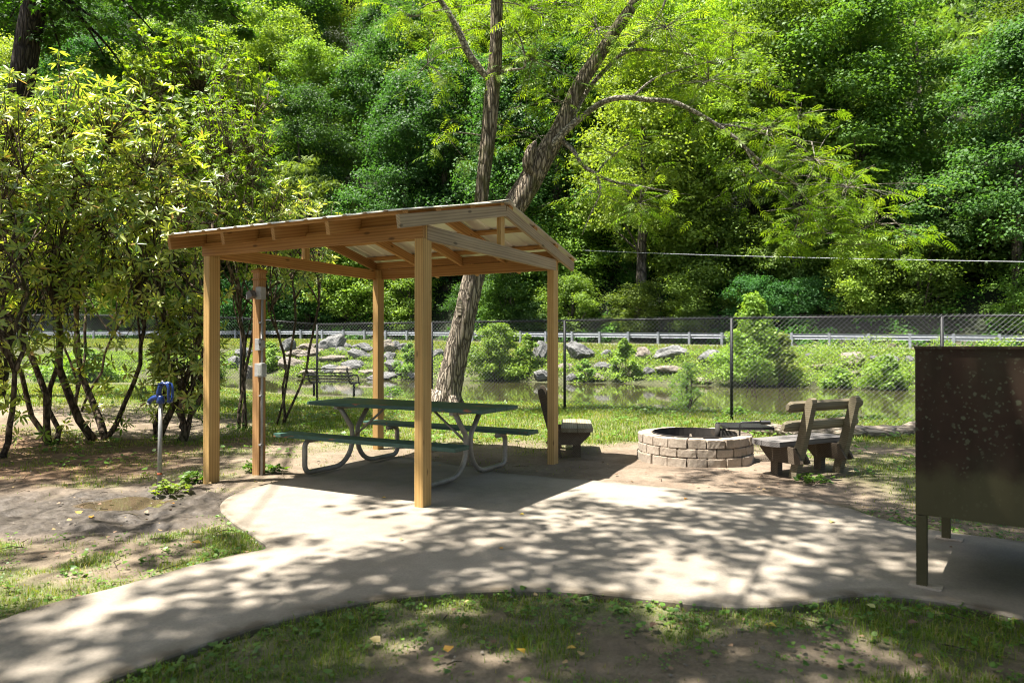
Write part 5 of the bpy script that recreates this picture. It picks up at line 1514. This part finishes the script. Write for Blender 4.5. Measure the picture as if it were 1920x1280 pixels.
# ------------------------------------------------------------------ rhododendron thicket
def rhodo(cx, pyt, pyb, hw, d, bx, label, nw=300, ls=0.135, mat='leaf_rhodo', nst=5, seed=0, dz=1.2, tmpl=T_LONG, nl=8, low=0.0):
    rg = random.Random(seed)
    x0 = (bx - 960) * d / F; zb = tz(x0, d)
    t = empty('rhododendron', (x0, d, zb)); tag(t, label, 'shrub', 'rhododendrons left of the shelter')
    c = np.array([(cx - 960) * d / F - x0, 0, H + (HOR - (pyt + pyb) / 2) * d / F - zb])
    R = np.array([hw * d / F, dz, (pyb - pyt) / 2 * d / F])
    # stems
    mb = MB(); tips = []
    for k in range(nst):
        a = 2 * PI * k / nst + rg.uniform(-.4, .4)
        e = c + R * np.array([math.cos(a) * rg.uniform(.35, .8), math.sin(a) * rg.uniform(.3, .8), rg.uniform(-.5, .35)])
        b = (rg.uniform(-.12, .12) + 0.1 * math.cos(a), rg.uniform(-.1, .1), -0.1)
        pts = curve(b, e, 9, -0.02, 0.10, rg)
        pts = [p + Vector((rg.gauss(0, .035), rg.gauss(0, .035), 0)) if 0 < i < 9 else p for i, p in enumerate(pts)]
        r0 = rg.uniform(.045, .075) * (0.85 if d < 12 else 0.42)
        mb.tube(pts, taper(r0, 0.022, 9), 9, True, 0.06, rg)
        for j in range(8):
            i = rg.randrange(5, 10)
            q = np.array(pts[i]); dv = runit(1)[0]; dv[2] = abs(dv[2]) * .7
            e2 = c + (dv * R) * rg.uniform(.55, .95)
            if np.linalg.norm(e2 - q) > 2.6: e2 = q + (e2 - q) * 0.6
            p2 = curve(q, e2, 5, -0.04, 0.10, rg)
            mb.tube(p2, taper(.018, .007, 5), 6)
            tips += [p2[-1], p2[-2], p2[-3]]
    # whorls of leaves at twig ends over the crown
    dv = runit(nw); dv[:, 2] = np.where(dv[:, 2] < -0.75, -dv[:, 2], dv[:, 2])
    lob = 1 + 0.22 * np.sin(dv[:, 0] * 6 + seed) * np.cos(dv[:, 2] * 5 + seed * 2) + 0.10 * np.sin(dv[:, 1] * 9)
    fr = (0.50 + 0.50 * nrg.random(nw) ** 0.5)
    nf = int(nw * 0.7)      # extra whorls towards the viewer, added so more lit leaves show
    d2 = nrm(nrg.normal(size=(nf, 3)) * 0.62 + np.array([-0.2, -0.75, 0.2]))
    l2 = 1 + 0.22 * np.sin(d2[:, 0] * 6 + seed) * np.cos(d2[:, 2] * 5 + seed * 2) + 0.10 * np.sin(d2[:, 1] * 9)
    dv = np.concatenate([dv, d2]); fr = np.concatenate([fr, nrg.uniform(0.8, 1.05, nf)]); lob = np.concatenate([lob, l2])
    Wc = c + dv * R * (fr * lob)[:, None]
    if low > 0:
        e = np.array([[nrg.normal() * R[0] * .55 + c[0], nrg.normal() * .5, nrg.uniform(0.15, 1.3)] for _ in range(int(low))])
        Wc = np.concatenate([Wc, e]); fr = np.concatenate([fr, np.full(len(e), .7)]); dv = np.concatenate([dv, runit(len(e))])
    dvw = dv[Wc[:, 2] > 0.1]; Wc = Wc[Wc[:, 2] > 0.1]
    tipA = np.array([[*p] for p in tips])
    for w_ in Wc[::1]:
        i = np.argmin(((tipA - w_) ** 2).sum(1))
        if np.linalg.norm(tipA[i] - w_) < 1.5:
            mb.tube(curve(tipA[i], w_, 3, -0.05, 0.06, rg), taper(.008, .0045, 3), 4)
    mb.build('stems', M['stem'], t, True)
    n = len(Wc)
    ax = nrm(np.array([-.1, -.1, 0.65]) + dvw * 0.75 + nrg.normal(size=(n, 3)) * .38)
    P = np.repeat(Wc, nl, 0); A = np.repeat(ax, nl, 0)
    ang = np.tile(np.arange(nl) * 2 * PI / nl, n) + np.repeat(nrg.uniform(0, 6, n), nl) + nrg.normal(size=n * nl) * .2
    e1 = nrm(np.cross(A, np.array([1.0, .1, 0]))); e2 = np.cross(A, e1)
    rad = e1 * np.cos(ang)[:, None] + e2 * np.sin(ang)[:, None]
    el = np.repeat(nrg.uniform(-0.4, 0.7, n), nl)[:, None] + nrg.normal(size=(n * nl, 1)) * .25
    D = nrm(rad + A * el); Nn = nrm(A - D * (A * D).sum(1, keepdims=True) + rad * -0.05 + runit(n * nl) * .25)
    sz = ls * (0.7 + 0.5 * nrg.random(n * nl))
    young = np.repeat(nrg.random(n), nl)
    rv = np.clip(0.15 + 0.45 * young + 0.28 * nrg.normal(size=n * nl) * .5, 0, 0.8)
    old = nrg.random(n * nl) < 0.02; rv[old] = 1.0
    leafmesh('foliage', P + D * 0.01, D, Nn, sz, tmpl, M[mat], t, rv, 1.0 if tmpl is T_LONG else 0.8)
rhodo(60, 150, 700, 175, 10.4, 95, 'big glossy rhododendron with thick leaning stem at the left edge', 300, seed=3, nst=3, low=26)
rhodo(205, 135, 690, 150, 10.8, 195, 'rhododendron with forked V shaped stems, left of the hydrant', 270, seed=4, nst=3, low=18)
rhodo(310, 200, 690, 120, 11.0, 296, 'rhododendron with mossy upright stem directly behind the blue hydrant', 215, seed=8, nst=2)
rhodo(350, 560, 800, 62, 10.9, 345, 'low leafy young rhododendron between hydrant and left shelter post', 150, seed=9, nst=3, dz=.6)
rhodo(440, 190, 590, 110, 12.6, 452, 'yellow green azalea rising behind the left shelter post', 300, .10, 'leaf_azalea', 3, seed=12)
rhodo(545, 330, 580, 95, 13.4, 525, 'rhododendron with pale bare twigs behind the utility post', 130, seed=14, nst=3, ls=.125)
rhodo(-50, 150, 800, 140, 9.2, -20, 'dark shaded rhododendron cut by the left picture edge', 230, seed=17, nst=4, low=30)
rhodo(365, 75, 470, 150, 14.2, 350, 'tall bright lime green azalea behind the rhododendron thicket', 650, .095, 'leaf_azalea', 3, seed=19, tmpl=T_FOLD, nl=7, dz=1.4)
rhodo(130, 200, 560, 190, 13.4, 140, 'rear rhododendron filling the gap behind the forked stems', 230, seed=23, nst=3)

# ------------------------------------------------------------------ grass, weeds, litter
def blades(x, y, ln, wd, zoff=0.0, lean=0.5):
    n = len(x)
    z = terrain(x, y) + zoff
    az = nrg.uniform(0, 2 * PI, n)
    P = np.stack([x, y, z - 0.01], 1)
    dr = np.stack([np.cos(az), np.sin(az), np.zeros(n)], 1); sd = np.stack([-np.sin(az), np.cos(az), np.zeros(n)], 1)
    b = (nrg.random(n) * lean)[:, None]
    up = np.array([0, 0, 1.0])
    l = np.asarray(ln)[:, None]; w = np.asarray(wd)[:, None]
    m = P + up * l * 0.55 + dr * l * b * 0.30
    t = P + up * l * (1 - 0.35 * b) + dr * l * b
    V = np.stack([P - sd * w / 2, P + sd * w / 2, m + sd * w * .42, m - sd * w * .42, t + sd * w * .06, t - sd * w * .06], 1).reshape(-1, 3)
    i = np.arange(n)[:, None] * 6
    Fq = np.concatenate([i + np.array([0, 1, 2, 3]), i + np.array([3, 2, 4, 5])], 1).reshape(-1, 4)
    return V, Fq
def grass(name, label, x0, x1, y0, y1, n, l0, l1, w0, thin=1.0):
    x = nrg.uniform(x0, x1, n); y = nrg.uniform(y0, y1, n)
    k = (np.abs(x) < 0.78 * y + 0.5); x, y = x[k], y[k]
    g, md, lit, wd, pud, pdn = masks(x, y)
    k = (nrg.random(len(x)) < g ** 1.3 * thin) & ~inpoly(x, y, PADC) & (np.hypot(x - RING[0], y - RING[1]) > RINGR + .03)
    if y1 < 7:  # keep the verge clipped a little off the slab
        k &= (pdn > 0.004)
    x, y, g = x[k], y[k], g[k]; n = len(x)
    tall = 0.35 + 1.3 * fbm(x, y, 1.7, 61) * (0.7 + 0.6 * vnoise(x, y, 6.0, 63))
    ln = nrg.uniform(l0, l1, n) * tall * (0.55 + 0.45 * g); V, Fq = blades(x, y, ln, w0 * nrg.uniform(.7, 1.3, n), lean=1.0)
    rv = np.clip(0.15 + 0.5 * nrg.random(n) + 0.5 * (fbm(x, y, 0.8, 65) - 0.4) + 0.45 * (nrg.random(n) < 0.2), 0, 1)
    o = npmesh(name, V, Fq, M['grass'], None, dict(rnd=np.repeat(rv, 6)))
    tag(o, label, 'grass', kind='stuff')
grass('grass', 'patchy short grass round the near edges of the concrete path', -5, 5, 2.5, 6.8, 230000, .022, .068, .0044)
grass('grass', 'thin shaded grass beside the hydrant, shelter and fire ring', -9.5, 7.5, 6.5, 11.5, 120000, .03, .075, .006)
grass('lawn_grass', 'sunny lawn grass between the shelter and the creek fence', -17, 15, 10.5, 20.2, 230000, .04, .11, .010)
def fargrass():
    n = 90000
    u = nrg.uniform(-60, 22, n); v = nrg.uniform(33.5, 38.9, n); x, y = xy(u, v)
    k = (np.abs(x) < 0.8 * y) & (v > v_far(u) + 2.6); x, y = x[k], y[k]; n = len(x)
    V, Fq = blades(x, y, nrg.uniform(.06, .2, n), nrg.uniform(.02, .04, n), lean=.7)
    o = npmesh('verge_grass', V, Fq, M['grass'], None, dict(rnd=np.repeat(np.clip(nrg.random(n) * .6 + .35, 0, 1), 6)))
    tag(o, 'bright sunlit grass strip on the far bank below the guardrail', 'grass', kind='stuff')
fargrass()
def weeds():
    P, D, Nn, S = [], [], [], []
    def cluster(x, y, k, r, s, h):
        z = tz(x, y)
        for i in range(k):
            a = rnd.uniform(0, 6.28); q = r * rnd.random() ** .5
            hh = h * rnd.uniform(.3, 1)
            P.append((x + q * math.cos(a), y + q * math.sin(a), z + hh)); D.append((math.cos(a), math.sin(a), rnd.uniform(-.2, .4))); Nn.append((rnd.gauss(0, .3), rnd.gauss(0, .3) - .1, 1)); S.append(s * rnd.uniform(.6, 1.3))
    cnt = 0
    while cnt < 900:
        x = rnd.uniform(-5, 5); y = rnd.uniform(2.5, 6.3)
        if abs(x) > .76 * y: continue
        if inpoly(np.array([x]), np.array([y]), PADC)[0]: continue
        pd = paddist([x], [y])[0]
        md = masks(np.array([x]), np.array([y]))[1][0]
        if rnd.random() > (0.15 + 0.85 * math.exp(-pd / .25)) * (1 - md) : continue
        cnt += 1
        if rnd.random() < .8: cluster(x, y, rnd.randrange(4, 9), .025, .015, .025)
        else: cluster(x, y, rnd.randrange(4, 8), .035, .03, .04)
    for i in range(900):
        x = rnd.uniform(-10, 8); y = rnd.uniform(8, 19)
        if masks(np.array([x]), np.array([y]))[0][0] < .45: continue
        cluster(x, y, rnd.randrange(5, 10), .1, .06, .1)
    o = leafmesh('clover_weeds', np.array(P), np.array(D), np.array(Nn), np.array(S), T_FOLD, M['weed'])
    tag(o, 'small broad leaved weeds scattered in the grass and along the slab edge', 'weeds', kind='stuff')
weeds()
def litter():
    n = 4200
    x = nrg.uniform(-10, 6, n); y = 2.6 + 9.5 * nrg.random(n)
    lit = masks(x, y)[2]
    on = inpoly(x, y, PADC)
    k = (nrg.random(n) < np.where(on, 0.02, 0.25 + 0.75 * lit)) & (np.abs(x) < .78 * y); x, y, on = x[k], y[k], on[k]; n = len(x)
    P = np.stack([x, y, np.where(on, 0.042, terrain(x, y) + 0.022)], 1)
    a = nrg.uniform(0, 6.28, n); D = np.stack([np.cos(a), np.sin(a), nrg.normal(size=n) * .12], 1); Nn = nrm(np.array([0, 0, 1.0]) + runit(n) * .35)
    o = leafmesh('leaf_litter', P, D, Nn, nrg.uniform(.014, .042, n), T_FOLD, M['brownleaf'])
    tag(o, 'dry brown leaf scraps scattered over soil and slab', 'leaf litter', kind='stuff')
litter()
def pebbles():
    n = 5200
    x = nrg.uniform(-8, 6, n); y = 2.6 + 7.6 * nrg.random(n) ** 1.3
    k = (np.abs(x) < .78 * y) & ~inpoly(x, y, PADC) & (np.hypot(x - RING[0], y - RING[1]) > RINGR + .05) & (fbm(x, y, 1.4, 81) > .42)
    x, y = x[k], y[k]; n = len(x)
    TV = np.array([(1, 0, 0), (0, .8, 0), (-1, 0, 0), (0, -.8, 0), (0.1, 0, .6), (0, 0, -.6)], float)
    TF = np.array([(0, 1, 4), (1, 2, 4), (2, 3, 4), (3, 0, 4)])
    P = np.stack([x, y, terrain(x, y) + .012], 1); a = nrg.uniform(0, 6.28, n)
    D = np.stack([np.cos(a), np.sin(a), np.zeros(n)], 1); Nn = np.tile(np.array([[0, 0, 1.0]]), (n, 1)) + nrg.normal(size=(n, 3)) * .1
    V, Fq, m = leaves(P, D, Nn, .003 + .011 * nrg.random(n) ** 3, (TV, TF))
    o = npmesh('pebbles', V, Fq, M['stone_tan'], None, {}); tag(o, 'tiny pebbles and crumbs of soil scattered on the bare ground', 'pebbles', kind='stuff')
    # short dead twigs
    mb = MB()
    for i in range(170):
        yy = rnd.uniform(2.8, 10.5); xx = rnd.uniform(-.75, .75) * yy
        if inpoly(np.array([xx]), np.array([yy]), PADC)[0] or math.hypot(xx - RING[0], yy - RING[1]) < RINGR + .3: continue
        b = rnd.uniform(0, 6.28); l = rnd.uniform(.05, .22); z = tz(xx, yy) + .018
        mb.tube([(xx, yy, z), (xx + .5 * l * math.cos(b), yy + .5 * l * math.sin(b), z + .012), (xx + l * math.cos(b + .3), yy + l * math.sin(b + .3), z)], [.004, .0035, .002], 4)
    o = mb.build('dead_twigs', M['stem']); tag(o, 'short dead twigs lying about on the soil and grass', 'twigs', kind='stuff')
pebbles()
def fallen():
    spots = [(840, 1232, .085, 'long yellow fallen leaf in the near grass below the slab', 1), (970, 1225, .07, 'bright orange yellow fallen leaf on bare soil, bottom centre', 0), (714, 1212, .085, 'pale broad fallen leaf in grass near the path edge', 2),
             (1232, 1178, .08, 'curled brown fallen leaf on soil below the slab', None), (1640, 1148, .07, 'pale green fallen leaf beside the locker foot', 2), (1560, 985, .085, 'yellow green fallen leaf on the slab near the locker', 2),
             (757, 1020, .05, 'small pale fallen leaf on the slab below the front post', 2), (943, 1039, .05, 'small yellow fallen leaf on the sunny middle of the slab', 1), (983, 972, .05, 'tiny yellow fallen leaf at the edge of the roof shadow', 1),
             (153, 968, .09, 'yellow fallen leaf on mud left of the puddle', 1), (173, 976, .07, 'orange fallen leaf on mud below the puddle', 0), (320, 948, .06, 'yellow fallen leaf on mud right of the puddle', 1), (378, 1024, .09, 'yellow fallen leaf on bare soil beside the slab notch', 1),
             (724, 940, .05, 'yellow fallen leaf on the slab just left of the front post', 1), (1430, 1180, .08, 'yellow fallen leaf in weeds below the slab edge', 1), (1700, 1178, .08, 'orange brown fallen leaf below the locker', None), (1062, 1225, .06, 'yellow fallen leaf on shaded soil', 1), (1288, 942, .06, 'orange fallen leaf near the slab edge by the fire ring', 0)]
    for px, py, s, lb, c in spots:
        x, y, _ = G(px, py)
        on = bool(inpoly(np.array([x]), np.array([y]), PADC)[0])
        z = 0.043 if on else tz(x, y) + 0.03
        a = rnd.uniform(0, 6.28)
        V, Fq, m = leaves(np.zeros((1, 3)), np.array([[1.0, 0, .1]]), np.array([[.15, .2, 1.0]]), [s * 0.8], T_FOLD, 0.75)
        V[3::6, 2] += s * .12
        o = npmesh('fallen_leaf', V, Fq, M['yellowleaf'] if c is not None else M['brownleaf'], None, dict(rnd=np.full(6, (c if c is not None else rnd.random()) / 2 if c is not None else .5)))
        o.location = (x, y, z); o.rotation_euler = (rnd.uniform(-.1, .1), rnd.uniform(-.1, .1), a)
        tag(o, lb, 'leaf', 'fallen leaves')
fallen()
def plant(px, py, r, h, n, label, ls=.07, name='weed_plant', mat='weed'):
    x, y, _ = G(px, py); z = tz(x, y)
    t = empty(name, (x, y, z)); tag(t, label, 'plant')
    P, D, Nn = [], [], []; mb = MB()
    for i in range(n):
        a = rnd.uniform(0, 6.28); q = r * rnd.random() ** .6; hh = h * rnd.uniform(.35, 1) * (1 - .4 * q / r)
        p = (q * math.cos(a), q * math.sin(a), hh)
        if i % 3 == 0: mb.tube([(p[0] * .3, p[1] * .3, -.01), (p[0] * .7, p[1] * .7, hh * .6), p], [.004, .0035, .002], 4)
        for j in range(3):
            b = a + rnd.uniform(-1.5, 1.5)
            P.append((p[0], p[1], p[2] * rnd.uniform(.6, 1.05))); D.append((math.cos(b), math.sin(b), rnd.uniform(-.3, .5))); Nn.append((rnd.gauss(0, .4), rnd.gauss(0, .4), 1))
    leafmesh('foliage', np.array(P), np.array(D), np.array(Nn), ls * nrg.uniform(.6, 1.2, len(P)), T_FOLD, M[mat], t, None, .7)
    mb.build('stem', M['stem'], t)
plant(320, 926, .17, .16, 60, 'leafy pale weed clump growing at the hydrant foot', .055, mat='leaf_light')
plant(372, 902, .14, .13, 30, 'yellow green weed at the foot of the left shelter post', .08)
plant(478, 884, .12, .16, 26, 'small weed left of the utility post foot', .06)
plant(520, 886, .10, .12, 22, 'small weed right of the utility post foot', .06)
plant(1380, 778, .25, .25, 60, 'bright weed at the base of the fence post behind the fire ring', .08)
plant(1525, 905, .18, .12, 50, 'low green weed under the back of the right timber bench', .05)
plant(735, 742, .3, .45, 60, 'leafy weed against the fence left of the walnut base', .1)

# ------------------------------------------------------------------ sky, sun, camera
w = bpy.data.worlds.new('World'); sc.world = w; w.use_nodes = True
nt = w.node_tree
for n in list(nt.nodes): nt.nodes.remove(n)
sky = nt.nodes.new('ShaderNodeTexSky'); sky.sky_type = 'NISHITA'; sky.sun_disc = False
elev = math.asin(SUN.z); az = math.atan2(SUN.x, SUN.y)
sky.sun_elevation = elev; sky.sun_rotation = az
sky.air_density = 0.8; sky.dust_density = 3.0; sky.ozone_density = 1.0
bg = nt.nodes.new('ShaderNodeBackground'); bg.inputs['Strength'].default_value = 0.08
wo = nt.nodes.new('ShaderNodeOutputWorld')
nt.links.new(sky.outputs[0], bg.inputs['Color']); nt.links.new(bg.outputs[0], wo.inputs['Surface'])
ld = bpy.data.lights.new('sun', 'SUN'); ld.energy = 5.0; ld.angle = math.radians(0.53); ld.color = (1.0, 0.955, 0.87)
lo = bpy.data.objects.new('sun', ld); COL.objects.link(lo)
lo.rotation_euler = (-SUN).to_track_quat('-Z', 'Y').to_euler(); lo.location = (-5, -2, 20)

cd = bpy.data.cameras.new('camera'); cam = bpy.data.objects.new('camera', cd); COL.objects.link(cam)
cam.location = (0, 0, H); cam.rotation_euler = (PI / 2 + math.atan((HOR - 640) / F), 0, 0)
cd.sensor_width = 36; cd.sensor_fit = 'HORIZONTAL'; cd.lens = 36 * F / 1920
cd.clip_start = 0.05; cd.clip_end = 1000
cd.dof.use_dof = True; cd.dof.focus_distance = 12.0; cd.dof.aperture_fstop = 2.8
sc.camera = cam
sc.view_settings.view_transform = 'Standard'; sc.view_settings.look = 'None'; sc.view_settings.gamma = 1
sc.view_settings.use_curve_mapping = False
sc.view_settings.exposure = 2.0
cy = sc.cycles
cy.use_denoising = True; cy.filter_width = 1.1
try: cy.denoiser = 'OPENIMAGEDENOISE'; cy.denoising_input_passes = 'RGB_ALBEDO_NORMAL'; cy.denoising_prefilter = 'ACCURATE'
except Exception: pass
cy.max_bounces = 10; cy.diffuse_bounces = 6; cy.glossy_bounces = 3; cy.transmission_bounces = 5; cy.transparent_max_bounces = 6
cy.sample_clamp_indirect = 6.0
